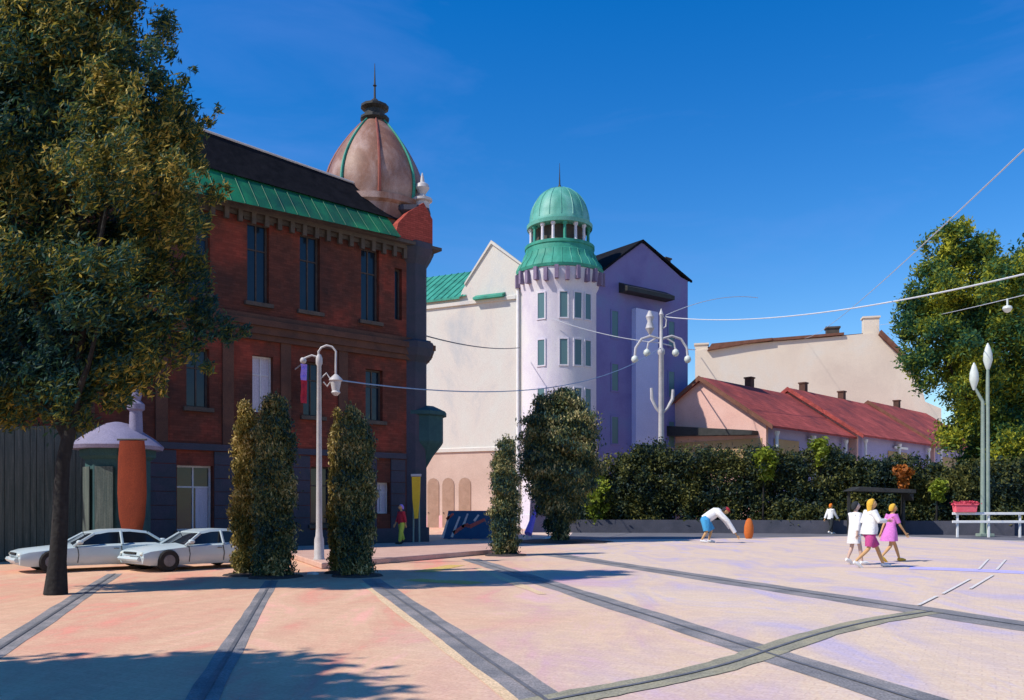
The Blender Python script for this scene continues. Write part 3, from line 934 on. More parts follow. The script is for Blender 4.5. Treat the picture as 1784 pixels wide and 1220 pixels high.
mb = MB(); mb.lathe(tc_, [(0.22, 24.42), (0.12, 24.6), (0.06, 24.75), (0.035, 25.4), (0.012, 26.3)], 8); mb.build('spire', M['darkiron'], d2)
# right wing, its shade put into the dark lavender plaster
WA = Vector((6.1, 60.9, 0)); WD = Vector((0.8, 0.6, 0)); WN = Vector((-0.6, 0.8, 0))


def W(t, y, z):
    return WA + WD * t + WN * y + Vector((0, 0, z))


mb = MB()
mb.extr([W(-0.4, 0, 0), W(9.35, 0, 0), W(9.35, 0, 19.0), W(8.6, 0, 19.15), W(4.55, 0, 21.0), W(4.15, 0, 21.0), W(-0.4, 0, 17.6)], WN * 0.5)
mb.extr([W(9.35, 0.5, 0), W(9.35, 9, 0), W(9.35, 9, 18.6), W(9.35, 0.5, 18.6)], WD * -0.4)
wing = mb.build('side_wing', M['plastershade'], pale)
mb = MB()
mb.face(W(-0.9, -0.15, 17.55), W(4.35, -0.15, 21.25), W(4.35, 9, 21.25), W(-0.9, 9, 17.55))
mb.face(W(4.35, -0.15, 21.25), W(9.7, -0.15, 19.05), W(9.7, 9, 19.05), W(4.35, 9, 21.25))
mb.extr([W(-0.9, -0.15, 17.4), W(-0.9, -0.15, 17.55), W(4.35, -0.15, 21.25), W(9.7, -0.15, 19.05), W(9.7, -0.15, 18.9), W(4.35, -0.15, 21.07)], WN * 0.149)
mb.build('wing_roof', M['slate'], pale, recalc=False)
mb = MB(); mb.box(W(7.9, 1.0, 19.9), (0.6, 0.6, 1.4), TH); mb.box(W(7.9, 1.0, 20.65), (0.75, 0.75, 0.12), TH); mb.build('chimney', M['darkstone'], pale)
mb = MB()
mb.extr([W(2.0, -0.9, 17.0), W(2.0, -0.9, 17.3), W(2.0, -0.001, 17.75), W(2.0, -0.001, 17.0)], WD * 4.9)
mb.build('wing_canopy', M['darkiron'], pale)
mb = MB(); mb.extr([W(3.3, -0.45, 0), W(5.6, -0.45, 0), W(5.6, -0.001, 0), W(3.3, -0.001, 0)], (0, 0, 16.0))
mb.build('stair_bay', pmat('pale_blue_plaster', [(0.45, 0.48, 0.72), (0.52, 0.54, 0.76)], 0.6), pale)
for z in (6.0, 9.8, 13.6):
    for t in (1.6, 7.5):
        fr = MB()
        for a0, a1, b0, b1 in ((t - .4, t - .3, z, z + 2.1), (t + .3, t + .4, z, z + 2.1), (t - .3, t + .3, z, z + .1), (t - .3, t + .3, z + 2, z + 2.1)):
            fr.extr([W(a0, -0.05, b0), W(a1, -0.05, b0), W(a1, -0.05, b1), W(a0, -0.05, b1)], WN * 0.049)
        w = fr.build('window', M['plastershade'], pale)
        pn = MB(); pn.extr([W(t - .3, -0.02, z + .1), W(t + .3, -0.02, z + .1), W(t + .3, -0.02, z + 2), W(t - .3, -0.02, z + 2)], WN * 0.019)
        pn.build('pane', M['glassteal'], w)


# ------------------------------------------------------------------ beige firewall building and the red-roofed row
BA = Vector((21.9, 104, 0)); BD = Vector((0.975, -0.22, 0)).normalized(); BN = Vector((0.22, 0.975, 0)).normalized()


def bt(px):
    k = (px - HX) / F
    return (k * BA.y - BA.x) / (BD.x - k * BD.y)


def bp_(px, py, y=0.0):
    t = bt(px); p = BA + BD * t
    return p + BN * y + Vector((0, 0, EYE + (HY - py) / F * p.y))


beige = thing('beige_building', BA, 'large beige building with a blank wall rising behind the red roofs', 'building')
mb = MB()
poly = [BA + BD * bt(1211), bp_(1211, 612), bp_(1240, 606), bp_(1340, 596), bp_(1440, 588), bp_(1522, 580), bp_(1536, 588), bp_(1600, 646), bp_(1612, 700), bp_(1640, 712), BA + BD * bt(1640)]
mb.extr(poly, BN * 0.6)
mb.extr([BA + BD * bt(1211) + BN * .6, bp_(1211, 612, .6), bp_(1211, 625, 14), BA + BD * bt(1211) + BN * 14], BD * 0.5)
mb.build('wall', M['beige'], beige)
M['browneave'] = pmat('brown_eaves', [(0.12, 0.05, 0.03), (0.2, 0.09, 0.06)], 2)
mb = MB()
mb.extr([bp_(1232, 612, -.5), bp_(1300, 600, -.5), bp_(1345, 594, -.5), bp_(1345, 590, -.5), bp_(1240, 600, -.5)], BN * 1.4)
mb.extr([bp_(1345, 595, -.3), bp_(1470, 584, -.3), bp_(1470, 580, -.3), bp_(1345, 590, -.3)], BN * 1.1)
mb.extr([bp_(1530, 584, -.5), bp_(1601, 652, -.5), bp_(1604, 644, -.5), bp_(1534, 576, -.5)], BN * 1.3)
mb.face(bp_(1232, 603, .6), bp_(1530, 577, .6), bp_(1530, 577, .6) + BN * 8 + Vector((0, 0, -3)), bp_(1232, 603, .6) + BN * 8 + Vector((0, 0, -3)))
mb.build('roof_edge', M['browneave'], beige, recalc=False)
for px, py0, py1, w_, mm in ((1519, 584, 553, 1.7, 'beige'), (1452, 590, 571, 1.4, 'darkstone'), (1222, 616, 600, 1.5, 'beige')):
    a = bp_(px, py0, .9); b = bp_(px, py1, .9)
    mb = MB(); mb.box((a + b) / 2, (w_, 1.2, b.z - a.z), -0.22); mb.box(b + Vector((0, 0, .1)), (w_ + .25, 1.45, .2), -0.22)
    mb.build('chimney', M[mm], beige)

RD = Vector((0.7, 0.714, 0)).normalized(); RF = Vector((0.714, -0.7, 0)).normalized()
S1 = Vector((14.1, 64, 0))


def H(t, y, z):
    return S1 + RD * t + RF * y + Vector((0, 0, z))


row = [(0.0, 13.9, 11.2, 7.45, 5.7, 'red roofed house with a sunlit pink gable, first of the row'),
       (13.9, 17.0, 11.75, 7.6, 6.3, 'red roofed house in the middle of the row, white posts below its eaves'),
       (30.9, 16.0, 12.1, 7.6, 6.6, 'far red roofed house at the right end of the row beside the big tree')]
for i, (t0, ln, zr, ze, hw, lab) in enumerate(row):
    hs_ = thing('row_house', H(t0, 0, 0), lab, 'house', 'red roofed row houses behind the hedge')
    t1 = t0 + ln
    mb = MB()
    mb.extr([H(t0, -hw, 0), H(t0, hw - .5, 0), H(t0, hw - .5, ze), H(t0, 0, zr - .25), H(t0, -hw, ze)], RD * 0.3)
    mb.build('gable_wall', M['pinkwall'], hs_)
    mb = MB()
    mb.extr([H(t0 + .3, hw - .8, 0), H(t1, hw - .8, 0), H(t1, hw - .8, ze + .2), H(t0 + .3, hw - .8, ze + .2)], RF * 0.25)
    mb.extr([H(t1 - .3, -hw, 0), H(t1 - .3, hw - .85, 0), H(t1 - .3, hw - .85, ze), H(t1 - .3, 0, zr - .3), H(t1 - .3, -hw, ze)], RD * 0.28)
    mb.build('wall', M['lavwall'], hs_)
    mb = MB()
    th = 0.16
    e0, e1 = (hw + .15), -(hw + .15)
    zz = ze - .25
    mb.extr([H(t0 - .35, 0, zr), H(t0 - .35, e0, zz), H(t0 - .35, e0, zz - th), H(t0 - .35, 0, zr - th)], RD * (ln + .3))
    mb.extr([H(t0 - .35, 0, zr), H(t0 - .35, 0, zr - th), H(t0 - .35, e1, zz - th), H(t0 - .35, e1, zz)], RD * (ln + .3))
    rf_ = mb.build('roof', M['rooftile'], hs_)
    mb = MB()
    for sg in (1, -1):
        mb.extr([H(t0 - .42, 0, zr + .06), H(t0 - .42, sg * (hw + .2), zz + .04), H(t0 - .42, sg * (hw + .2), zz - .3), H(t0 - .42, 0, zr - .3)], RD * 0.069)
    mb.build('verge_board', M['browneave'] if i != 1 else M['rooftile'], rf_)
    for k in range({0: 1, 1: 2, 2: 1}[i]):
        tt = t0 + ({0: [7.6], 1: [3.2, 11.2], 2: [8.0]}[i][k])
        mb = MB(); p = H(tt, -.3, zr + .3); mb.box(p - Vector((0, 0, .15)), (0.55, 0.55, 1.1), math.atan2(RD.y, RD.x)); mb.box(p + Vector((0, 0, .46)), (0.68, 0.68, .12), math.atan2(RD.y, RD.x))
        mb.build('chimney', M['brownstone'], rf_)
    for a, b in (((1.2, 5.0),) if i == 0 else ((6.6, 11.0),) if i == 1 else ((2.0, 7.0),)):
        mb = MB(); mb.extr([H(t0 + a, hw - .54, 3.6), H(t0 + b, hw - .54, 3.6), H(t0 + b, hw - .54, 6.4), H(t0 + a, hw - .54, 6.4)], RF * 0.05)
        mb.build('ochre_panel', M['ochre'], hs_)
    for k in range(3):
        tt = t0 + 1.0 + k * (ln - 2.4) / 2
        mb = MB(); p = H(tt, hw - .2, 0); mb.lathe(p, [(0.2, 0), (0.2, .3), (0.13, .35), (0.12, ze - .9), (0.2, ze - .7), (0.22, ze - .55)], 10)
        mb.build('post', M['white'], hs_)
    mb = MB()
    tt = t0 + ln * .45
    mb.extr([H(tt, hw - .4, ze - .95), H(tt + 3, hw - .4, ze - .95), H(tt + 3, hw - .4, ze - .75), H(tt, hw - .4, ze - .75)], RF * 0.1)
    mb.build('white_beam', M['white'], hs_)
    if i == 0:
        mb = MB()
        mb.extr([H(-.9, -4.6, 7.9), H(-.9, 4.6, 6.9), H(-.9, 4.6, 6.6), H(-.9, -4.6, 7.0)], RD * 0.89)
        mb.build('awning', M['darkiron'], hs_)
        mb = MB(); mb.extr([H(-.06, -5, 4.6), H(-.06, 4.9, 4.6), H(-.06, 4.9, 6.4), H(-.06, -5, 6.4)], RD * 0.059); mb.build('gable_panel', M['ochre'], hs_)

# ------------------------------------------------------------------ vegetation
def leaves(name, m, parent, clumps, n, size, aspect=2.2, seed=1, sub=26, spread=0.32, bias=None, shell=0.45, droop=0.0):
    """many small folded leaf faces gathered in sub-clumps inside ellipsoids (cx, cy, cz, rx, ry, rz)"""
    g = np.random.default_rng(seed)
    org = np.array(ROOT[parent.name])
    vol = np.array([c[3] * c[4] * c[5] for c in clumps]) ** 0.75
    cnt = np.maximum(1, (n * vol / vol.sum()).astype(int))
    P_ = []
    for c, k in zip(clumps, cnt):
        s = max(6, int(sub))
        d = g.normal(size=(s, 3)); d /= np.linalg.norm(d, axis=1)[:, None]
        rr = g.random(s) ** shell
        cen = d * rr[:, None]
        idx = g.integers(0, s, k)
        q = cen[idx] + g.normal(size=(k, 3)) * spread * 0.5
        P_.append(np.array(c[:3]) + q * np.array(c[3:6]))
    P_ = np.concatenate(P_)
    P_ = P_[P_[:, 2] > 0.04]
    k = len(P_)
    a = g.normal(size=(k, 3))
    if bias is not None:
        a = a * 0.55 + np.array(bias)
    a[:, 2] -= droop
    a /= np.linalg.norm(a, axis=1)[:, None]
    b = np.cross(a, g.normal(size=(k, 3))); b /= np.linalg.norm(b, axis=1)[:, None]
    nn = np.cross(a, b)
    L = size * (0.6 + 0.9 * g.random(k))[:, None]
    Wd = L / aspect
    v = np.stack([P_ - a * L * .5, P_ + b * Wd * .5 + nn * Wd * .12, P_ + a * L * .5, P_ - b * Wd * .5 + nn * Wd * .12], axis=1).reshape(-1, 3) - org
    me = bpy.data.meshes.new(name)
    me.vertices.add(4 * k); me.loops.add(4 * k); me.polygons.add(k)
    me.vertices.foreach_set('co', v.astype(np.float32).ravel())
    me.loops.foreach_set('vertex_index', np.arange(4 * k, dtype=np.int32))
    me.polygons.foreach_set('loop_start', np.arange(0, 4 * k, 4, dtype=np.int32))
    me.update(calc_edges=True)
    me.materials.append(m)
    return link_mesh(name, me, parent, None)


def limbs(root, base, targets, r0, name='trunk', lean=(0, 0), fork=0.4, mat_='bark', seed=3):
    g = random.Random(seed)
    mb = MB()
    base = Vector(base)
    top = base + Vector((lean[0], lean[1], fork))
    pts = [base + (top - base) * i / 5 + Vector((g.uniform(-.05, .05), g.uniform(-.05, .05), 0)) * (i > 0) for i in range(6)]
    mb.tube(pts, [r0 * (1.35 if i == 0 else 1.05 - .07 * i) for i in range(6)], 10)
    for t in targets:
        t = Vector(t)
        mid = top.lerp(t, .5) + Vector((g.uniform(-.3, .3), g.uniform(-.3, .3), g.uniform(-.1, .4))) * (t - top).length * .2
        mb.tube([top - Vector((0, 0, .2)), top.lerp(mid, .5) + Vector((0, 0, .1)), mid, mid.lerp(t, .6), t], [r0 * .55, r0 * .42, r0 * .3, r0 * .2, r0 * .06], 7)
    return mb.build(name, M[mat_], root, smooth=True)


def clump(px, py, r, Y, flat=0.8, dy=0.0):
    p = at(px, py, Y + dy)
    k = r / F * Y
    return (p.x, p.y, p.z, k, k * flat, k)


# the big tree at the left
big = thing('broadleaf_tree', gp(97, 1036), 'huge olive leaved tree with a dark leaning trunk at the left edge', 'tree')
YB = 15.9
cl = [clump(*c[:3], YB, .75, c[3]) for c in (
    (60, 60, 170, 0), (190, 40, 105, .6), (205, 150, 95, -.5), (250, 175, 85, .4), (70, 240, 170, .3), (200, 285, 110, -.8), (290, 260, 72, .2), (310, 215, 55, .4),
    (90, 420, 165, 0), (240, 420, 100, .6), (315, 395, 52, -.3), (290, 350, 68, 0), (180, 530, 120, -.6), (300, 500, 70, .3), (345, 560, 52, 0), (40, 580, 165, .6), (395, 578, 26, 0), (240, 600, 72, .3), (255, 655, 40, 0),
    (60, 650, 100, .3), (0, 640, 110, 0), (165, 600, 95, .5), (110, 705, 45, -.3), (30, 500, 120, .5), (130, 560, 110, .2), (-40, 690, 70, 0), (205, 660, 55, 0), (130, 660, 88, 0), (300, 160, 16, 0), (320, 140, 13, 0), (336, 122, 9, 0), (345, 235, 20, 0), (365, 210, 14, 0), (380, 190, 9, 0), (370, 335, 22, 0), (395, 328, 12, 0), (385, 345, 12, 0), (425, 575, 15, 0), (330, 605, 30, 0), (362, 640, 15, 0), (300, 95, 16, 0), (285, 40, 22, 0), (350, 460, 22, 0), (20, 690, 62, .2), (-80, 120, 190, 0), (-110, 330, 200, 0), (-90, 540, 190, 0), (120, -40, 110, 0), (205, 690, 32, .3))]
leaves('crown', M['leafbig'], big, cl, 330000, 0.115, 3.8, seed=11, sub=48, spread=.2, bias=(.55, 0, .42), shell=.5)
limbs(big, gp(97, 1036), [c[:3] for c in cl if c[3] > .9], 0.155, lean=(0.16, 0.1), fork=3.0)

# the tree at the right edge
rt = thing('broadleaf_tree', (30.4, 52.6, 0), 'tall yellow-green tree at the right edge behind the lamp and railing', 'tree')
YR = 52.0
cl = [clump(*c[:3], YR, .9, c[3]) for c in (
    (1655, 440, 52, 0), (1700, 450, 60, .8), (1630, 500, 60, -.6), (1700, 540, 90, .4), (1600, 560, 46, 0), (1640, 610, 75, -.8), (1604, 625, 36, 0), (1720, 640, 90, .3), (1780, 500, 95, .8),
    (1800, 640, 120, .4), (1692, 700, 58, 0), (1740, 750, 95, .3), (1728, 815, 56, 0), (1800, 800, 120, .5), (1740, 860, 70, 0), (1840, 560, 110, 1), (1860, 720, 130, 1), (1800, 880, 70, 0), (1668, 405, 26, 0))]
leaves('crown', M['leafright'], rt, cl, 220000, 0.25, 2.6, seed=5, sub=34, spread=.24, shell=.5, bias=(-.25, 0, -.12))
limbs(rt, (30.4, 52.6, 0), [c[:3] for c in cl if c[3] > 1.5], 0.34, fork=2.6)

# columnar evergreens
def thuja(base, label, cols, h, r, mat_, n, seed, size=.085, belly=.45, split=None):
    root = thing('columnar_evergreen', base, label, 'evergreen', 'clipped evergreens along the tracks')
    base = Vector(base)
    cl = []
    for dx, dy, hh, rr in cols:
        m = 9
        for i in range(m):
            t = (i + .3) / m
            w = rr * (0.86 + .2 * math.sin(math.pi * min(1, t * .9 + .12))) * (1 if t < .8 else math.sqrt(max(0.12, 1 - ((t - .8) / .22) ** 2)))
            if belly < .4 and t < .5:
                w *= .22 + 1.56 * t
            cl.append((base.x + dx, base.y + dy, .12 + hh * t, w, w, hh / m * 1.05))
    leaves('crown', mat_, root, cl, int(n * 3.2), size, 2.8, seed=seed, sub=40, spread=.34, shell=.3, bias=(0, 0, .9))
    mb = MB()
    for dx, dy, hh, rr in cols:
        mb.tube([base + Vector((dx, dy, 0)), base + Vector((dx, dy, hh * .5)), base + Vector((dx, dy, hh * .85))], [rr * .2, rr * .13, .02], 7)
    mb.build('trunk', M['bark'], root)
    g_ = random.Random(seed)
    mb = MB()
    for dx, dy, hh, rr in cols:
        rg_ = [[base + Vector((dx, dy, 0)) + Vector((math.cos(a) * rr * k * j, math.sin(a) * rr * k * j, z)) for a, j in [(i * math.pi / 9, q[i]) for i in range(18)]] for q in [[g_.uniform(.88, 1.12) for _ in range(18)]] for k, z in ((1.5, .0), (1.4, .04), (.7, .07), (.1, .08))]
        mb.rings(rg_)
    mb.build('soil', M['soil'], root, smooth=True)
    return root


b1 = gp(470, 1006)
thuja(b1, 'dark blue-green columnar evergreen touching the golden one, left of the slim lamp post', [(.1, 0, 3.8, .42)], 4, .5, M['leafthuja'], 15000, 21)
thuja(gp(422, 1004) + Vector((0, .25, 0)), 'golden olive columnar evergreen next to the right-hand white car, against a darker evergreen', [(.03, 0, 3.75, .33)], 4, .4, M['leafolive'], 11000, 22)
b2 = gp(618, 1004)
thuja(b2, 'dark columnar evergreen right of the slim lamp post', [(0.02, 0, 3.6, .38)], 4, .5, M['leafthuja'], 14000, 23)
thuja(gp(585, 1000) + Vector((0, .2, 0)), 'slim golden evergreen close behind the dark one right of the lamp post', [(0, 0, 3.6, .2)], 4, .5, M['leafolive'], 5000, 24)
thuja(gp(880, 968), 'small dark evergreen column in front of the pale building', [(0, 0, 3.55, .46)], 3.5, .45, M['leafthuja'], 12000, 25)
ov = thuja(gp(975, 944), 'large oval evergreen with a narrow foot, before the domed tower', [(0, 0, 6.35, 1.55)], 6.7, 1.4, M['leafthuja'], 42000, 26, size=.15, belly=.3)

# hedge with the low grey wall before it
HB = [(1000, 53.5), (1250, 52.5), (1500, 50.5), (1700, 48.5), (1850, 47)]


def hedge_y(px):
    for (a, ya), (b, yb) in zip(HB, HB[1:]):
        if px <= b:
            return ya + (yb - ya) * (px - a) / (b - a)
    return HB[-1][1]


wl = MB()
front = [Vector(((px - HX) / F * hedge_y(px), hedge_y(px) - 1.6, 0)) for px in range(960, 1930, 30)]
for a, b in zip(front, front[1:]):
    n_ = Vector((0, .35, 0))
    wl.prism([a[:2], b[:2], (b + n_)[:2], (a + n_)[:2]], 0, .78)
tag(wl.build('low_wall', M['greystone']), 'long low grey stone wall in front of the dark hedge', 'wall')
hd = thing('hedge', (12, 52, 0), 'long tall dark green hedge between the low grey wall and the red roofs', 'hedge')
cl = []
top = [(1020, 880), (1040, 838), (1075, 800), (1110, 778), (1150, 776), (1200, 782), (1260, 782), (1320, 786), (1380, 790), (1440, 780), (1500, 796), (1560, 800), (1620, 806), (1680, 806), (1730, 800), (1800, 800)]
rg = random.Random(9)
for (x0, y0), (x1, y1) in zip(top, top[1:]):
    for u in (0, .5):
        px = x0 + (x1 - x0) * u; py = y0 + (y1 - y0) * u + rg.uniform(-6, 4)
        Yh = hedge_y(px)
        zt = EYE + (HY - py) / F * Yh
        xx = (px - HX) / F * Yh
        for z, k in ((zt - .85, .95), (zt * .5, 1.25), (1.2, 1.3)):
            if z > .3:
                cl.append((xx + rg.uniform(-.2, .2), Yh + rg.uniform(-.2, .5), z, 1.15, 1.2, min(k, z)))
leaves('foliage', M['leafhedge'], hd, cl, 200000, 0.19, 2.2, seed=31, sub=26, spread=.4, shell=.4)
mb = MB()
for px in range(1060, 1800, 45):
    Yh = hedge_y(px) + .3
    mb.tube([((px - HX) / F * Yh, Yh, 0), ((px - HX) / F * Yh + .1, Yh, 2), ((px - HX) / F * Yh - .1, Yh, 3.6)], [.14, .1, .03], 6)
mb.build('stems', M['bark'], hd)
shrub_lab = [(1034, 858, 30, 'leaflime', 'bright lime shrub at the left end of the hedge', -1.0), (1430, 780, 17, 'leaflime', 'yellow-green shrub top rising over the hedge under the white beam', -.6),
             (1330, 798, 18, 'leaflime', 'olive-yellow shrub in the hedge below the first red roof', -.9), (1572, 826, 13, 'leaforange', 'orange flowering shrub in the hedge above the walkers', -1.25), (1633, 850, 12, 'leaflime', 'small lime tuft in the hedge left of the railing', -1.3)]
for px, py, r, mt, lab, dy in shrub_lab:
    Yh = hedge_y(px) + dy
    c = clump(px, py, r, Yh)
    t = thing('shrub', (c[0], c[1], 0), lab, 'shrub')
    leaves('foliage', M[mt], t, [c, (c[0] + .1, c[1], c[2] - c[5] * 1.1, c[3] * .7, c[4] * .7, c[5] * .9)], int(60 * r), .26, 1.9, seed=int(px), sub=14, spread=.5)
    mb = MB(); mb.tube([(c[0], c[1] + .15, 0), (c[0] + .05, c[1] + .15, c[2] * .6), (c[0], c[1], c[2])], [.07, .05, .02], 6); mb.build('stem', M['bark'], t)

# the tree outside the left edge whose shade falls on the paving
st = thing('broadleaf_tree', (-10.5, 4.2, 0), 'leafy tree left of the view whose shade falls across the near paving', 'tree')
cl = [(-10.5 + dx, 4.2 + dy, z, r, r * .8, r) for dx, dy, z, r in ((0, 0, 6, 1.7), (-1.2, .3, 7.2, 1.6), (1.0, -.3, 7.1, 1.4), (-.2, .4, 8.3, 1.4), (-1.6, -.6, 8.6, 1.4), (0.4, -1.0, 7.8, 1.5), (-.8, -.6, 6.6, 1.6), (.4, -.2, 6.9, 1.4), (-2.6, .2, 5.6, 1.6), (-3.4, -.4, 7, 1.6))]
leaves('crown', M['leafbig'], st, cl, 60000, .26, 1.8, seed=77, sub=40, spread=.5, shell=.5)
limbs(st, (-10.5, 4.2, 0), [c[:3] for c in cl], .2, fork=3.2)

# ------------------------------------------------------------------ lamps, mast, cables
lb = gp(556, 985)
lp = thing('street_lamp', lb, 'slim pale lamp post with a scrolled bracket and hanging lantern, between the columnar evergreens', 'street lamp')
YL = lb.y


def a_(px, py, dy=0.0):
    p = at(px, py, YL); p.y += dy
    return p


mb = MB(); mb.lathe(lb, [(.2, 0), (.2, .12), (.14, .2), (.13, .7), (.1, .8), (.085, 1.0), (.06, 5.4), (.09, 5.45), (.09, 5.6), (.05, 5.7)], 12); mb.build('post', M['lampwhite'], lp, smooth=True)
tx, tz = lb.x, 5.62
mb = MB()
arc = [Vector((tx + .0, YL, tz))] + [Vector((tx + .22 - .26 * math.cos(a), YL, tz + .05 + .28 * math.sin(a))) for a in (.4, .9, 1.5, 2.1, 2.7)] + [Vector((tx + .45, YL, tz - .25)), Vector((tx + .45, YL, tz - .5))]
mb.tube(arc, .03, 6)
mb.tube([Vector((tx, YL, tz - .6)), Vector((tx + .2, YL, tz - .42)), Vector((tx + .33, YL, tz - .62)), Vector((tx + .22, YL, tz - .78)), Vector((tx + .12, YL, tz - .66))], .022, 6)
mb.tube([Vector((tx, YL, tz)), Vector((tx - .2, YL, tz + .06)), Vector((tx - .4, YL, tz - .02))], .03, 6)
mb.build('bracket', M['lampwhite'], lp, smooth=True)
mb = MB(); lc = Vector((tx + .45, YL, tz - .95)); mb.lathe(lc, [(.04, .5), (.17, .38), (.19, .33), (.15, .3), (.1, .05), (.13, 0), (.05, -.08)], 10); lan = mb.build('lantern', M['lampwhite'], lp, smooth=True)
mb = MB(); mb.ball(Vector((tx - .43, YL, tz - .08)), .09, 10); mb.build('end_knob', M['lampwhite'], lp, smooth=True)

YM = 57.0
mx = (1152 - HX) / F * YM
mz = EYE + (HY - 543) / F * YM
ms = thing('tram_mast', (mx, YM, 0), 'tall ornate pale mast with curled lamp arms, standing behind the hedge', 'mast')
mb = MB(); mb.lathe((mx, YM, 0), [(.34, 0), (.34, .8), (.24, 1.0), (.2, 4.5), (.17, 11.6), (.24, 11.7), (.24, 11.95), (.12, 12.1), (.1, mz - .3), (.16, mz - .2), (.02, mz + .2)], 12); mb.build('post', M['lampwhite'], ms, smooth=True)
zA = EYE + (HY - 600) / F * YM
for sg in (-1, 1):
    mb = MB()
    mb.tube([Vector((mx, YM, zA + .35)), Vector((mx + sg * .7, YM, zA + .55)), Vector((mx + sg * 1.3, YM, zA + .35)), Vector((mx + sg * 1.7, YM, zA - .25)), Vector((mx + sg * 1.75, YM, zA - .8))], .085, 7)
    mb.tube([Vector((mx + sg * .35, YM, zA + .4)), Vector((mx + sg * .85, YM, zA + .1)), Vector((mx + sg * .95, YM, zA - .4))], .06, 7)
    arm = mb.build('lamp_arm', M['lampwhite'], ms, smooth=True)
    for ex, ez in ((1.75, -1.15), (.95, -.72)):
        mb = MB(); mb.lathe((mx + sg * ex, YM, zA + ez), [(.05, .42), (.2, .3), (.24, .12), (.15, -.05), (.04, -.1)], 10); mb.build('lamp_shade', M['lampglass'], arm, smooth=True)
zC = EYE + (HY - 702) / F * YM
for sg, top_, dx in ((-1, 1.4, .62), (1, 1.25, .75)):
    mb = MB()
    mb.tube([Vector((mx, YM, zC - .75)), Vector((mx + sg * dx * .55, YM, zC - .35)), Vector((mx + sg * dx, YM, zC + .25)), Vector((mx + sg * dx * 1.05, YM, zC + top_ * .7))], [.09, .1, .12, .1], 7)
    mb.build('candle_arm', M['lampwhite'], ms, smooth=True)
mb = MB()
mb.tube([Vector((mx + .1, YM, mz - .3)), Vector((mx + .35, YM, mz - .55)), Vector((mx + .3, YM, mz - 1.0)), Vector((mx + .12, YM, mz - 1.1))], .05, 6)
mb.lathe((mx - .75, YM, zA + .7), [(.1, 0), (.3, .35), (.16, .8), (.28, 1.1), (.1, 1.5)], 10)
mb.tube([Vector((mx - .75, YM, zA + .5)), Vector((mx - .75, YM, zA + .75))], .06, 6)
mb.build('finial_scroll', M['lampwhite'], ms, smooth=True)

rlb = gp(1716, 935)
sl = thing('street_lamp', rlb, 'pale green twin pole lamp with two upright heads before the right hand tree', 'street lamp')
for dx, hpx, hy in ((-.12, 1697, 640), (.14, 1721, 606)):
    yq = rlb.y
    top_ = at(hpx, hy + 30, yq)
    mb = MB(); mb.tube([rlb + Vector((dx, 0, 0)), rlb + Vector((dx, 0, .6)), Vector((rlb.x + dx, yq, top_.z - .9)), Vector((top_.x, yq, top_.z - .1))], [.16, .12, .09, .07], 9); mb.build('pole', M['polegreen'], sl, smooth=True)
    mb = MB(); mb.lathe(top_, [(.06, -.3), (.14, -.1), (.24, .25), (.22, .6), (.12, .95), (.03, 1.15)], 12, 0, .8); mb.build('lamp_head', M['lampglass'], sl, smooth=True)
mb = MB(); mb.box(rlb + Vector((0, 0, .08)), (.75, .5, .16)); mb.build('base_plate', M['polegreen'], sl, bevel=.02)


def cable(a, b, sag, r, mat_, label, n=24):
    a, b = Vector(a), Vector(b)
    pts = [a.lerp(b, i / n) - Vector((0, 0, 4 * sag * (i / n) * (1 - i / n))) for i in range(n + 1)]
    mb = MB(); mb.tube(pts, r, 6)
    o = mb.build('overhead_cable', M[mat_], origin=a, smooth=True)
    return tag(o, label, 'cable', 'overhead cables')


mtop = Vector((mx + .3, YM, mz - .35))
mcl = Vector((mx, YM, EYE + (HY - 598) / F * YM))
cable(at(737, 584, 35.7), at(905, 606, 59.8), .25, .028, 'cabledark', 'dark cable from the brick corner to the tower wall of the pale building')
cable(Vector((tx + .45, YL, tz - .6)), mcl + Vector((0, 0, -.3)), 1.3, .02, 'cableblue', 'blue-grey cable from the slim lamp post across to the ornate mast')
cable(at(960, 555, 58.9), mcl, .25, .026, 'cable', 'pale cable from the domed tower wall to the ornate mast')
cable(mcl, bp_(1212, 611, -.5), .1, .05, 'cable', 'short pale cable from the ornate mast to the beige wall')
cable(mtop, at(1850, 462, 26), .75, .03, 'cable', 'thick pale cable sweeping from the mast top past the right hand tree')
cable(mtop + Vector((0, 0, .1)), at(1320, 519, 70), -.5, .025, 'cable', 'short pale cable stub rising from the mast top into the sky')
cable(bp_(1402, 590, .0), at(1850, 198, 13), .6, .014, 'cable', 'steep thin cable climbing from the beige roof to the upper right of the sky')
cable(bp_(1526, 566, .2), at(1830, 503, 28), .2, .016, 'cable', 'thin cable from the beige chimney into the right hand tree')
t = thing('cable_insulator', at(1755, 526, 30), 'small pale insulator hanging from a cable in front of the right hand tree', 'insulator')
p = at(1755, 538, 30)
mb = MB(); mb.lathe(p, [(.03, .35), (.03, .12), (.14, .08), (.16, 0), (.1, -.1), (.03, -.14)], 10); mb.build('bell', M['lampglass'], t, smooth=True)

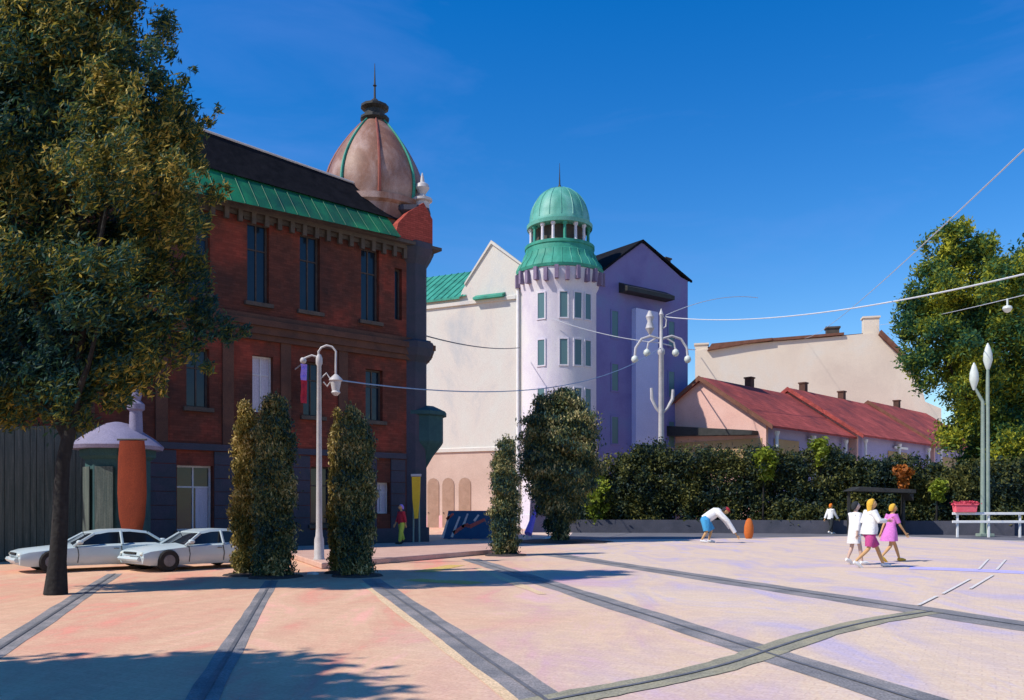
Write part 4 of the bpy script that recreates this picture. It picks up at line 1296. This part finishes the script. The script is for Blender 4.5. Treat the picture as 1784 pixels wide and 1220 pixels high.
# ------------------------------------------------------------------ railing, pink box, black shelter
YF = 44.0
rl0 = thing('railing', (22.7, YF, 0), 'low white double rail fence at the right edge under the big tree', 'railing')
for zc in (1.22, .8):
    mb = MB(); mb.box((26.9, YF, zc), (8.8, .07, .13)); mb.build('rail', M['white'], rl0, bevel=.015)
for k in range(6):
    mb = MB(); mb.box((22.8 + k * 1.6, YF + .08, .62), (.09, .085, 1.24)); mb.build('post', M['white'], rl0)
pb = thing('flower_box', at(1681, 890, YF), 'pinkish red flower box sitting on the white railing', 'flower box')
p = at(1681, 882, YF); p.z = 1.285
mb = MB(); mb.box(p + Vector((0, 0, .19)), (1.05, .34, .38), 0, 1.08); mb.build('box', M['pinkred'], pb, bevel=.02)
mb = MB(); mb.box(p + Vector((0, 0, .4)), (1.2, .44, .07)); mb.build('rim', M['pinkred'], pb, bevel=.015)
leaves('blossoms', leaf_mat('pink_petals', [(.55, .05, .1), (.8, .15, .2)], .2), pb, [(p.x, p.y, p.z + .46, .5, .16, .09)], 700, .1, 1.2, seed=8, sub=20, spread=.7)

sh = thing('shelter', at(1530, 900, 47.5), 'flat black roofed shelter standing before the hedge behind the walkers', 'shelter')
ys = 47.5
x0, x1 = (1474 - HX) / F * ys, (1586 - HX) / F * ys
mb = MB(); mb.extr([(x0, ys - .7, 2.42), (x1, ys - .7, 2.3), (x1, ys - .7, 2.5), (x0 + .5, ys - .7, 2.66)], (0, 1.3, 0)); mb.build('roof', M['darkiron'], sh, bevel=.02)
for px in (1483, 1579):
    mb = MB(); xx = (px - HX) / F * ys; mb.box((xx, ys + .35, 1.19), (.14, .14, 2.38)); mb.build('post', M['darkiron'], sh)
mb = MB(); mb.box(((x0 + x1) / 2, ys + .3, .48), (2.2, .35, .06)); mb.box((x0 + 1.0, ys + .3, .22), (.08, .3, .44)); mb.box((x1 - 1.0, ys + .3, .22), (.08, .3, .44)); mb.build('bench', M['darkiron'], sh)
mb = MB(); mb.extr([(x1 - .35, ys - .6, 2.3), (x1 - .1, ys - .6, 2.3), (x1 - .1, ys - .6, 1.9)], (0, 1.0, 0)); mb.build('bracket', M['darkiron'], sh)

# ------------------------------------------------------------------ yellow sign post, mural board, pink board with parasol
yb = Vector(((725 - HX) / F * 34.0, 34.0, .16))
ys_ = thing('sign_post', yb, 'tall yellow sign on grey legs beside the brick corner', 'sign')
mb = MB()
mb.extr([yb + Vector((-.17, -.05, 2.6)), yb + Vector((.17, -.05, 2.6)), yb + Vector((.15, -.05, 1.75)), yb + Vector((.07, -.05, .95)), yb + Vector((-.07, -.05, .95)), yb + Vector((-.15, -.05, 1.75))], (0, .1, 0))
mb.build('sign_panel', M['yellow'], ys_, bevel=.01)
for dx in (-.12, .12):
    mb = MB(); mb.tube([yb + Vector((dx, .09, 0)), yb + Vector((dx * .8, .09, 2.4))], .035, 8); mb.build('leg', M['polegreen'], ys_)
mb = MB(); mb.box(yb + Vector((0, 0, 2.66)), (.4, .16, .1)); mb.build('cap', M['lampwhite'], ys_, bevel=.01)

yg = 41.5
gx0, gx1 = (772 - HX) / F * yg, (866 - HX) / F * yg
gb = thing('mural_board', ((gx0 + gx1) / 2, yg, 0), 'blue hoarding with red and white painted strokes before the pale building', 'board')
mb = MB()
zt = EYE - 8 / F * yg
mb.extr([(gx0, yg, 0.02), (gx1, yg, 0.02), (gx1, yg, zt), (gx0 + .25, yg, zt)], (0, .12, 0)); mb.build('panel', M['blueboard'], gb)
for px in (782, 820, 858):
    mb = MB(); xx = (px - HX) / F * yg; mb.box((xx, yg + .2, .65), (.1, .12, 1.3)); mb.build('post', M['darkiron'], gb)


def stroke(pts, w, mat_, nm):
    mb = MB()
    q = [Vector(((px - HX) / F * yg, yg - .012, EYE + (HY - py) / F * yg)) for px, py in pts]
    for a, b in zip(q, q[1:]):
        d = (b - a).normalized(); n_ = Vector((-d.z, 0, d.x)) * w / 2
        mb.extr([a - n_, b - n_ * .7, b + n_ * .7, a + n_], (0, .011, 0))
    mb.build(nm, M[mat_], gb)


stroke([(790, 929), (812, 914), (818, 918), (845, 905)], .19, 'redstroke', 'red_stroke')
for pts in ([(771, 937), (783, 897)], [(787, 936), (801, 900)], [(806, 919), (815, 895)], [(826, 908), (834, 897)]):
    stroke(pts, .12, 'whitestroke', 'white_stroke')
stroke([(778, 905), (790, 895)], .14, 'redstroke', 'pink_stroke')

yk = 44.0
kx = (943 - HX) / F * yk
kb = thing('poster_board', (kx, yk, 0), 'pink poster board between the two evergreens before the pale building', 'board')
mb = MB(); mb.extr([(kx - .65, yk, .25), (kx + .5, yk, .25), (kx + .42, yk, 2.0), (kx - .55, yk, 2.0)], (0, .08, 0)); mb.build('panel', M['pinkboard'], kb)
for dx in (-.5, .38):
    mb = MB(); mb.box((kx + dx, yk + .12, .55), (.07, .07, 1.1)); mb.build('leg', M['lampwhite'], kb)
px_ = (921 - HX) / F * 42.5
pr = thing('folded_parasol', (px_, 42.5, 0), 'folded violet parasol leaning in front of the pink poster board', 'parasol')
ax0, ax1 = Vector((px_ - .1, 42.5, .02)), Vector((px_ + .5, 43.6, 1.75))
mb = MB(); mb.tube([ax0, ax1], .022, 8); mb.build('pole', M['lampwhite'], pr)
mb = MB(); mb.tube([ax0.lerp(ax1, t) for t in (.12, .2, .45, .75, .93)], [.2, .19, .15, .09, .03], 8); mb.build('canopy', M['violet'], pr)
for k, (px, py, s, lab) in enumerate(((962, 940, .42, 'long pale stone lying at the foot of the large oval evergreen'), (545, 1001, .16, 'small pale stone at the foot of the slim lamp post'), (628, 1003, .2, 'pale pointed stone at the foot of the dark evergreen right of the lamp'))):
    p = gp(px, py)
    mb = MB()
    g_ = random.Random(k)
    mb.rings([[p + Vector((s * r * math.cos(a) * (1 + g_.uniform(-.2, .2)), s * r * .6 * math.sin(a) * (1 + g_.uniform(-.2, .2)), z)) for a in [i * math.pi / 4 for i in range(8)]] for r, z in ((1, 0), (.95, s * .18), (.6, s * .36), (.2, s * .42))])
    tag(mb.build('stone', M['white'], origin=p), lab, 'stone')

# ------------------------------------------------------------------ kiosk, hoarding, cars at the left
kp = Vector(((206 - HX) / F * 24.6, 24.6, 0))
ki = thing('kiosk', kp, 'teal kiosk with a lavender metal canopy and a slim chimney before the brick facade', 'kiosk')
mb = MB(); mb.lathe(kp, [(.95, 0), (.95, .2), (.85, .22), (.85, 2.9), (1.0, 3.0), (1.0, 3.2)], 8, math.pi / 8); mb.build('body', M['teal'], ki)
mb = MB(); mb.lathe(kp + Vector((-.02, 0, 0)), [(1.2, 3.2), (1.24, 3.3), (1.0, 3.52), (.6, 3.78), (.3, 3.95), (.1, 4.0)], 16); mb.build('canopy', M['lavroof'], ki, smooth=True)
mb = MB(); mb.lathe(kp + Vector((.55, -.1, 0)), [(.2, 3.5), (.17, 4.3), (.24, 4.35), (.24, 4.5), (.13, 4.6), (.17, 4.8), (.07, 5.0), (.02, 5.1)], 10); mb.build('chimney', M['lavroof'], ki, smooth=True)
kpanel = MB()
for k in range(3):
    a = -math.pi / 2 - .8 + k * .8
    p = kp + Vector((.86 * math.cos(a), .86 * math.sin(a), 1.6))
    if k != 2:
        kpanel.box(p, (.03, .5, 2.2), a)
kpanel.build('panel', M['fence'], ki)
bn = thing('banner', (kp.x + .4, 23.4, .2), 'orange-red banner hanging under the lavender canopy with a tapered foot', 'banner')
bx = (230 - HX) / F * 23.35
bz = lambda py: EYE + (HY - py) / F * 23.35
mb = MB()
ring = []
for py, w in ((768, .34), (800, .38), (860, .4), (900, .36), (925, .28), (945, .16)):
    ring.append([Vector((bx + w * math.cos(a) * 1.0, 23.35 + .05 * math.sin(a), bz(py))) for a in [i * math.pi / 5 for i in range(10)]])
mb.rings(ring); mb.build('cloth', M['orange'], bn, smooth=True)
mb = MB(); mb.tube([(bx - .4, 23.35, bz(766)), (bx + .4, 23.35, bz(766))], .03, 6); mb.tube([(bx, 23.35, bz(766)), (bx, 23.75, bz(766))], .025, 6); mb.build('rod', M['darkiron'], bn)

fh = thing('board_hoarding', P(-15.5, -1.2, 0), 'tall grey-green vertical board hoarding behind the dark tree trunk', 'hoarding')
mb = MB()
g_ = random.Random(4)
s = -18.5
while s < -13.0:
    w = g_.uniform(.16, .26)
    lbox(mb, s, s + w - .015, -1.25 + g_.uniform(-.015, .015), -1.2, 0.05, 4.0 + g_.uniform(-.12, .12))
    s += w
mb.build('boards', M['fence'], fh)
mb = MB()
for z in (.6, 2.0, 3.4):
    lbox(mb, -18.5, -13.0, -1.199, -1.1, z, z + .14)
for s in (-18, -16.4, -14.8, -13.2):
    lbox(mb, s, s + .12, -1.099, -.98, 0, 3.8)
mb.build('rails', M['darkiron'], fh)


def make_car(loc, ang, label, L=3.3, Wd=1.42, Hh=1.0):
    root = thing('parked_car', loc, label, 'car', 'white cars parked by the kiosk')
    rot = Matrix.Rotation(ang, 3, 'Z'); loc = Vector(loc)

    def X(x, y, z):
        return loc + rot @ Vector((x, y, z))

    # stations nose to tail: x, sill z, shoulder z, half width
    st_ = [(-.5, .30, .40, .36), (-.49, .2, .50, .46), (-.44, .16, .55, .49), (-.3, .15, .60, .5), (-.14, .15, .64, .5), (.1, .15, .66, .5), (.3, .15, .67, .5), (.42, .17, .66, .49), (.485, .22, .62, .46), (.5, .3, .5, .4)]
    rings = []
    for x, z0, z1, hw in st_:
        y = hw * Wd; z0 *= Hh; z1 *= Hh
        rings.append([X(x * L, a * y, z) for a, z in ((-.9, z0), (-1, z0 + .1), (-1.02, (z0 + z1) / 2), (-.97, z1 - .05), (-.8, z1), (0, z1 + .035), (.8, z1), (.97, z1 - .05), (1.02, (z0 + z1) / 2), (1, z0 + .1), (.9, z0))])
    mb = MB(); mb.rings(rings); body = mb.build('body', M['carwhite'], root, smooth=True)
    gl = [(-.17, .62, .63, .42), (-.03, .62, .93, .36), (.06, .62, .99, .345), (.2, .62, 1.0, .34), (.31, .62, .95, .34), (.43, .62, .66, .38)]
    rings = []
    for x, z0, z1, hw in gl:
        y = hw * Wd
        rings.append([X(x * L, a * y * k, z) for a, k, z in ((-1, 1.12, z0 * Hh), (-1, 1, z1 * Hh - .04), (-.85, 1, z1 * Hh), (.85, 1, z1 * Hh), (1, 1, z1 * Hh - .04), (1, 1.12, z0 * Hh))])
    mb = MB(); mb.rings(rings); mb.build('window_band', M['carglass'], root, smooth=True)
    mb = MB()
    rings = []
    for x, z1, hw in ((-.035, .935, .36), (.06, .995, .35), (.2, 1.005, .345), (.32, .95, .345)):
        y = hw * Wd
        rings.append([X(x * L, -y, z1 * Hh - .05), X(x * L, -y * .9, z1 * Hh + .012), X(x * L, y * .9, z1 * Hh + .012), X(x * L, y, z1 * Hh - .05)])
    mb.rings(rings); mb.build('roof', M['carwhite'], root, smooth=True)
    for sy in (-1, 1):
        for (xa, za, ya), (xb, zb, yb_) in (((-.17, .63, .47), (-.035, .945, .375)), ((.14, .64, .47), (.14, 1.0, .36)), ((.43, .66, .43), (.32, .955, .36))):
            mb = MB(); mb.tube([X(xa * L, sy * ya * Wd, za * Hh), X(xb * L, sy * yb_ * Wd, zb * Hh - .03)], .035, 6); mb.build('pillar', M['carwhite'], root)
        mb = MB(); mb.ball(X(-.14 * L, sy * .54 * Wd, .72 * Hh), .09, 8, (1, 1, .7)); mb.build('mirror', M['carwhite'], root, smooth=True)
        mb = MB(); mb.ball(X(-.475 * L, sy * .37 * Wd, .44 * Hh), .1, 10, (.8, 1.2, .6)); mb.build('headlight', M['lampglass'], root, smooth=True)
        for xw in (-.31, .31):
            c = X(xw * L, sy * .47 * Wd, .27)
            axis = rot @ Vector((0, 1, 0)); ux = rot @ Vector((1, 0, 0))

            def wheel(r0, off0, off1):
                mb = MB()
                mb.rings([[c + axis * sy * o + (ux * math.cos(a) + Vector((0, 0, 1)) * math.sin(a)) * r for a in [i * math.pi / 9 for i in range(18)]] for r, o in ((r0 * .9, off0), (r0, off0 + .03), (r0, off1 - .03), (r0 * .88, off1))])
                return mb
            w = wheel(.27, -.1, .09).build('wheel', M['tyre'], root)
            wheel(.16, .0, .1).build('rim', M['steel'], w)
    for sy in (-1, 1):
        for xs, y_ in ((-.15, .506), (.13, .511), (.3, .511)):
            mb = MB(); mb.tube([X(xs * L, sy * y_ * Wd, .22 * Hh), X(xs * L + .02, sy * (y_ + .004) * Wd, .42 * Hh), X(xs * L, sy * (y_ - .018) * Wd, .61 * Hh)], .009, 4); mb.build('door_seam', M['tyre'], root)
        for xs in (.08, .25):
            mb = MB(); mb.tube([X(xs * L, sy * .514 * Wd, .55 * Hh), X(xs * L + .12, sy * .514 * Wd, .55 * Hh)], .016, 6); mb.build('door_handle', M['steel'], root)
    mb = MB(); mb.extr([X(-.522 * L, -.16, .3), X(-.522 * L, .16, .3), X(-.522 * L, .16, .39), X(-.522 * L, -.16, .39)], rot @ Vector((.02, 0, 0))); mb.build('number_plate', M['paleframe'], root)
    mb = MB(); mb.tube([X(-.5 * L, -.22 * Wd, .46 * Hh), X(-.503 * L, 0, .465 * Hh), X(-.5 * L, .22 * Wd, .46 * Hh)], .03, 6); mb.build('grille', M['tyre'], root)
    mb = MB(); mb.tube([X(-.505 * L, -.38 * Wd, .32 * Hh), X(-.515 * L, 0, .32 * Hh), X(-.505 * L, .38 * Wd, .32 * Hh)], .06, 6); mb.build('bumper', M['carwhite'], root)
    return root


make_car(gp(310, 994) + Vector((.1, .8, 0)), math.radians(48), 'small white car parked nearest the columnar evergreens')
make_car(gp(125, 996) + Vector((.15, .8, 0)), math.radians(40), 'small white car parked behind the dark tree trunk', L=3.6)

# ------------------------------------------------------------------ people
def person(loc, face_deg, label, J, skin='skin', hair=None, hair_long=False, hat=None, clothes=(), shoes='white', head_tilt=(0, 0), height=1.75):
    """J: joints in (forward, left, up) for a 1.75 m figure; one skinned body, clothes and hair as children"""
    k = height / 1.75
    loc = Vector(loc)
    a = math.radians(face_deg)
    fw = Vector((math.cos(a), math.sin(a), 0)); lf = Vector((-math.sin(a), math.cos(a), 0))

    def w(p):
        return loc + (fw * p[0] + lf * p[1] + Vector((0, 0, p[2]))) * k

    root = thing('person', loc, label, 'person')
    V_, E_, Rd = [], [], []

    def add(p, r, par=None):
        V_.append(w(p) - loc); Rd.append(r * k)
        if par is not None:
            E_.append((par, len(V_) - 1))
        return len(V_) - 1

    J = {n: Vector(p) for n, p in J.items()}
    pel = add(J['pelvis'], .125)
    ab = add(J['pelvis'].lerp(J['chest'], .5), .115, pel)
    ch = add(J['chest'], .125, ab)
    nk = add(J['neck'], .06, ch)
    add(J['neck'].lerp(J['head'], .7), .055, nk)
    for s in ('l', 'r'):
        sh_ = add(J['sh' + s], .06, ch)
        el = add(J['el' + s], .042, sh_)
        wr = add(J['wr' + s], .028, el)
        d = (J['wr' + s] - J['el' + s]).normalized()
        sd = d.cross(Vector((0, 1, 0)))
        sd = sd.normalized() if sd.length > .1 else Vector((1, 0, 0))
        up = d.cross(sd)
        pm = add(J['wr' + s] + d * .055, .03, wr)
        for q, ln in ((-1.5, .075), (-.5, .09), (.5, .085), (1.5, .065)):
            kn = add(J['wr' + s] + d * .095 + sd * q * .019, .0095, pm)
            f1 = add(J['wr' + s] + d * (.095 + ln * .5) + sd * q * .021 + up * .012, .0085, kn)
            add(J['wr' + s] + d * (.09 + ln * .9) + sd * q * .021 + up * .035, .007, f1)
        t1 = add(J['wr' + s] + d * .05 + sd * .045 + up * .015, .011, pm)
        add(J['wr' + s] + d * .09 + sd * .06 + up * .03, .009, t1)
        hp = add(J['hp' + s], .09, pel)
        kn = add(J['kn' + s], .056, hp)
        cf = add(J['kn' + s].lerp(J['an' + s], .35), .055, kn)
        an = add(J['an' + s], .036, cf)
        add(J['to' + s], .034, an)
    me = bpy.data.meshes.new('body')
    me.from_pydata([tuple(v) for v in V_], E_, [])
    tmp = bpy.data.objects.new('body_tmp', me)
    C.objects.link(tmp)
    tmp.modifiers.new('skin', 'SKIN').use_smooth_shade = True
    sv = me.skin_vertices[0].data
    for i, r in enumerate(Rd):
        sv[i].radius = (r, r)
    sv[0].use_root = True
    ss_ = tmp.modifiers.new('sub', 'SUBSURF'); ss_.levels = 1; ss_.render_levels = 1
    dg = bpy.context.evaluated_depsgraph_get()
    bod = bpy.data.meshes.new_from_object(tmp.evaluated_get(dg))
    bpy.data.objects.remove(tmp)
    # head shaped from a sphere, joined to the body
    bm = bmesh.new(); bm.from_mesh(bod)
    hc = J['head']
    tl = math.radians(head_tilt[0])
    hf = Vector((math.cos(tl), 0, -math.sin(tl))); hu = Vector((math.sin(tl), 0, math.cos(tl)))
    r_ = bmesh.ops.create_uvsphere(bm, u_segments=20, v_segments=14, radius=1)
    hv = r_['verts']
    eyes = []
    for v in hv:
        x, y, z = v.co
        fx, fy, fz_ = x * .098, y * .075, z * .118
        if z < -.2:
            fy *= 1 + .35 * (z + .2); fx *= 1 + .12 * (z + .2)
        if x > .85 and -.25 < z < .2:
            fx += .022 * (1 - abs(y) * 3) if abs(y) < .33 else 0
        if abs(y) > .93 and abs(z) < .3 and abs(x) < .4:
            fy *= 1.16
        if x > .7 and -.5 < z < -.38 and abs(y) < .35:
            fx -= .006
        v.co = (w(hc + hf * fx + Vector((0, 1, 0)) * fy + hu * fz_) - loc)
    for f in bm.faces:
        f.smooth = True
    ix = 1
    for sy in (-1, 1):
        e = bmesh.ops.create_uvsphere(bm, u_segments=8, v_segments=6, radius=.011 * k)
        cpos = w(hc + hf * .088 + Vector((0, 1, 0)) * sy * .03 + hu * .012) - loc
        for v in e['verts']:
            v.co += cpos
            for f in v.link_faces:
                f.material_index = 1
    e = bmesh.ops.create_uvsphere(bm, u_segments=8, v_segments=6, radius=1)
    cpos = w(hc + hf * .089 - hu * .055) - loc
    for v in e['verts']:
        q = fw * (v.co.x * .008) + lf * (v.co.y * .024) + Vector((0, 0, v.co.z * .006))
        v.co = cpos + q * k
        for f in v.link_faces:
            f.material_index = 2
    bm.to_mesh(bod); bm.free()
    bod.name = 'body'
    bod.materials.clear()
    for mm in (M[skin], M['eye'], M['c_red']):
        bod.materials.append(mm)
    link_mesh('body', bod, root, None)

    def tubes(nm, mat_, *chains):
        mb = MB()
        for pts, rad in chains:
            mb.tube([w(p) for p in pts], [r * k for r in rad], 12)
        mb.build(nm, M[mat_], root, smooth=True)

    def torso(nm, mat_, secs, extra=()):
        """secs: (centre, half depth, half width)"""
        mb = MB()
        mb.rings([[w(Vector(c) + Vector((d * math.cos(g), wd * math.sin(g), 0)) * (1 + .06 * max(0, 1 - q / 3) * math.cos(5 * g + 1.3) + .03 * math.cos(3 * g + q * 1.7))) for g in [i * math.pi / 14 for i in range(28)]] for q, (c, d, wd) in enumerate(secs)])
        for pts, rad in extra:
            mb.tube([w(p) for p in pts], [r * k for r in rad], 10)
        mb.build(nm, M[mat_], root, smooth=True)

    clothes(J, tubes, torso)
    if hair:
        mb = MB()
        c = w(hc - hf * .018 + hu * .03)
        g_ = random.Random(len(label))
        rings = []
        for t in range(6):
            z = (.13, .105, .06, .01, -.05, -.1 if not hair_long else -.2)[t]
            rr = (.02, .075, .1, .105, .095, .07)[t]
            rings.append([w(hc - hf * (.012 + .012 * t) + hu * (z + .012) + hf * (rr * math.cos(g) * (.98 if math.cos(g) < 0 or t < 2 else .9 - .22 * (t - 1))) + Vector((0, rr * .86 * math.sin(g) * (1 + g_.uniform(-.04, .04)), 0))) for g in [i * math.pi / 7 for i in range(14)]])
        mb.rings(rings); mb.build('hair', M['c_' + hair], root, smooth=True)
    if hat:
        mb = MB()
        rings = [[w(hc + hu * z + hf * (rr * math.cos(g) + off) + Vector((0, rr * .85 * math.sin(g), 0))) for g in [i * math.pi / 7 for i in range(14)]] for z, rr, off in ((.05, .1, 0), (.05, .14, .02), (.065, .13, .02), (.07, .107, 0), (.125, .09, 0), (.145, .04, 0))]
        mb.rings(rings); mb.build('cap', M['c_' + hat], root, smooth=True)
    for s in ('l', 'r'):
        mb = MB()
        an, to = J['an' + s], J['to' + s]
        d = (to - an)
        mb.tube([w(an + Vector((-.045, 0, -.02))), w(an + d * .2 + Vector((0, 0, -.025))), w(an + d * .75 + Vector((0, 0, -.005))), w(to + d.normalized() * .07)], [.045 * k, .055 * k, .048 * k, .028 * k], 10)
        mb.build('shoe', M['c_' + shoes], root, smooth=True)
    return root


def walk(front='l', stride=.34, swing=.2, lean=0.02):
    """walking pose; front names the leg that is ahead"""
    b = 'r' if front == 'l' else 'l'
    y = {'l': .1, 'r': -.1}
    J = dict(pelvis=(0, 0, .95), chest=(lean, 0, 1.26), neck=(lean * 1.6, 0, 1.47), head=(lean * 2 + .015, 0, 1.625))
    for s in 'lr':
        J['hp' + s] = (0, y[s] * .95, .9); J['sh' + s] = (lean, y[s] * 1.85, 1.41)
    J['kn' + front] = (stride * .62, y[front], .5); J['an' + front] = (stride, y[front], .09); J['to' + front] = (stride + .14, y[front] * 1.1, .06)
    J['kn' + b] = (-stride * .12, y[b], .49); J['an' + b] = (-stride * .95, y[b], .17); J['to' + b] = (-stride * .95 + .12, y[b] * 1.1, .045)
    for s in 'lr':
        sg = -1 if s == front else 1
        J['el' + s] = (lean + sg * swing * .6, y[s] * 2.3, 1.12); J['wr' + s] = (lean + sg * swing * 1.3 + .04, y[s] * 2.2, .88)
    return J


def arms(J, k=1.35, part=1.0, s_='lr'):
    out = []
    for s in s_:
        e = J['el' + s].lerp(J['wr' + s], max(0, part * 2 - 1) if part > .5 else 0)
        pts = [J['chest'].lerp(J['sh' + s], .6), J['sh' + s], J['sh' + s].lerp(J['el' + s], min(1, part * 2))]
        rad = [.075 * k, .068 * k, .05 * k]
        if part > .5:
            pts.append(e); rad.append(.043 * k)
        out.append((pts, rad))
    return out


def legs(J, k=1.2, part=1.0):
    out = []
    for s in 'lr':
        pts = [J['pelvis'].lerp(J['hp' + s], .8), J['hp' + s], J['hp' + s].lerp(J['kn' + s], min(1, part * 2))]
        rad = [.1 * k, .1 * k, .075 * k]
        if part > .5:
            pts.append(J['kn' + s].lerp(J['an' + s], part * 2 - 1)); rad.append(.058 * k)
        out.append((pts, rad))
    return out


def up(J, a, b, t):
    return tuple(Vector(J[a]).lerp(Vector(J[b]), t))


# the three walkers at the right
J = walk('r', .16, .1)
def c1(J, tubes, torso):
    torso('tunic', 'c_white', [(up(J, 'pelvis', 'chest', -1.15), .17, .2), (up(J, 'pelvis', 'chest', -.8), .17, .2), (up(J, 'pelvis', 'chest', 0), .155, .19), (up(J, 'pelvis', 'chest', .6), .14, .18), (up(J, 'chest', 'neck', .1), .15, .2), (up(J, 'chest', 'neck', .7), .12, .18), (up(J, 'chest', 'neck', .95), .07, .09)], arms(J, 1.3, .85))
person(gp(1489, 984), 12, 'person in a long white tunic with dark hair, leftmost of the three walkers', J, hair='dark', clothes=c1, skin='skinpale', height=1.72)

J = walk('l', .42, .3, .04)
J['ell'] = (-.02, .3, 1.18); J['wrl'] = (.2, .27, 1.22)
J['elr'] = (.12, -.3, 1.2); J['wrr'] = (.36, -.22, 1.2)
def c2(J, tubes, torso):
    torso('shirt', 'c_white', [(up(J, 'pelvis', 'chest', -.3), .19, .24), (up(J, 'pelvis', 'chest', .1), .2, .24), (up(J, 'pelvis', 'chest', .6), .17, .22), (up(J, 'chest', 'neck', .1), .16, .22), (up(J, 'chest', 'neck', .7), .12, .19), (up(J, 'chest', 'neck', .95), .07, .09)], arms(J, 1.5, .9))
    tubes('shorts', 'c_magenta', *legs(J, 1.35, .44))
person(gp(1514, 989), 3, 'person in loose white shirt and magenta shorts, in the middle of the three walkers', J, hair='blond', hair_long=True, clothes=c2, height=1.78)

J = walk('l', .36, .2, .05)
def c3(J, tubes, torso):
    p = J['pelvis']
    torso('dress', 'c_pink', [(p + Vector((-.05, 0, -.32)), .25, .25), (p + Vector((-.03, 0, -.15)), .22, .23), (up(J, 'pelvis', 'chest', .1), .17, .2), (up(J, 'pelvis', 'chest', .5), .13, .16), (up(J, 'chest', 'neck', .1), .13, .18), (up(J, 'chest', 'neck', .7), .1, .17), (up(J, 'chest', 'neck', .95), .06, .08)], arms(J, 1.2, .4))
person(gp(1551, 979), 8, 'person in a pink dress with blond hair, rightmost of the three walkers', J, hair='blond', clothes=c3, shoes='blond', height=1.66)

# the one walking by the hedge
J = walk('l', .2, .22)
def c4(J, tubes, torso):
    torso('jacket', 'c_white', [(up(J, 'pelvis', 'chest', -.25), .15, .19), (up(J, 'pelvis', 'chest', .3), .14, .18), (up(J, 'chest', 'neck', .1), .15, .2), (up(J, 'chest', 'neck', .7), .11, .18), (up(J, 'chest', 'neck', .95), .07, .09)], arms(J, 1.4, .95))
    tubes('trousers', 'c_dark', *legs(J, 1.15, .95))
person(gp(1447, 931), 20, 'person with orange hair in a white jacket standing apart near the low wall', J, hair='orange', clothes=c4, height=1.74)

# the one bending to the ground
J = dict(pelvis=(-.35, 0, .86), chest=(.03, 0, 1.12), neck=(.24, 0, 1.13), head=(.38, 0, 1.16),
         hpl=(-.35, .1, .82), hpr=(-.35, -.1, .82), knl=(-.12, .12, .46), knr=(-.3, -.12, .44), anl=(-.22, .13, .09), anr=(-.5, -.13, .1), tol=(-.06, .15, .05), tor=(-.36, -.14, .05),
         shl=(.12, .17, 1.08), shr=(.12, -.17, 1.08), ell=(.36, .2, .82), elr=(.42, -.2, .8), wrl=(.6, .18, .46), wrr=(.75, -.14, .28))
def c5(J, tubes, torso):
    mb_secs = [(J['pelvis'].lerp(J['chest'], t), r) for t, r in ((-.1, .15), (.2, .16), (.6, .165), (.95, .16))] + [(J['chest'].lerp(J['neck'], .5), .13), (J['chest'].lerp(J['neck'], .9), .07)]
    tubes('shirt', 'c_white', ([c for c, r in mb_secs], [r * 1.15 for c, r in mb_secs]), *arms(J, 1.7, .9))
    tubes('shorts', 'c_blue', *legs(J, 1.75, .5))
bp5 = gp(1246, 946)
person(bp5, -8, 'person in blue shorts and a red cap bending to the ground by the hedge', J, hat='red', hair='dark', clothes=c5, head_tilt=(35, 0), height=2.1)


def bag(loc, mat_, label, h, w_, d_, tilt=0.0):
    t = thing('bag', loc, label, 'bag')
    loc = Vector(loc)
    mb = MB()
    mb.rings([[loc + Vector((w_ * r * math.cos(g) + tilt * z, d_ * r * math.sin(g), h * z)) for g in [i * math.pi / 7 for i in range(14)]] for z, r in ((0, .55), (.08, .8), (.3, 1), (.6, .96), (.85, .7), (.97, .4), (1, .2))])
    mb.build('sack', M[mat_], t, smooth=True)
    mb = MB(); mb.tube([loc + Vector((-w_ * .35 + tilt, 0, h * .92)), loc + Vector((-w_ * .2 + tilt, 0, h * 1.16)), loc + Vector((w_ * .2 + tilt, 0, h * 1.16)), loc + Vector((w_ * .35 + tilt, 0, h * .92))], .018, 6)
    mb.build('handle', M['c_dark'], t)
    return t


bag(gp(1296, 938) + Vector((.1, -.5, 0)), 'c_brownorange', 'upright orange-brown sack in front of the bending person', 1.0, .24, .2, .02)

# the one by the brick corner
J = walk('l', .14, .12)
def c6(J, tubes, torso):
    torso('top', 'c_red', [(up(J, 'pelvis', 'chest', -.2), .15, .19), (up(J, 'pelvis', 'chest', .3), .14, .18), (up(J, 'chest', 'neck', .1), .15, .2), (up(J, 'chest', 'neck', .7), .11, .18), (up(J, 'chest', 'neck', .95), .07, .09)], arms(J, 1.4, .8))
    tubes('trousers', 'c_lime', *legs(J, 1.25, .95))
person(Vector(((700 - HX) / F * 32.6, 32.6, .16)), -150, 'person in a red top and lime trousers with violet hair by the yellow sign', J, hair='violet', clothes=c6, shoes='dark', height=1.5)
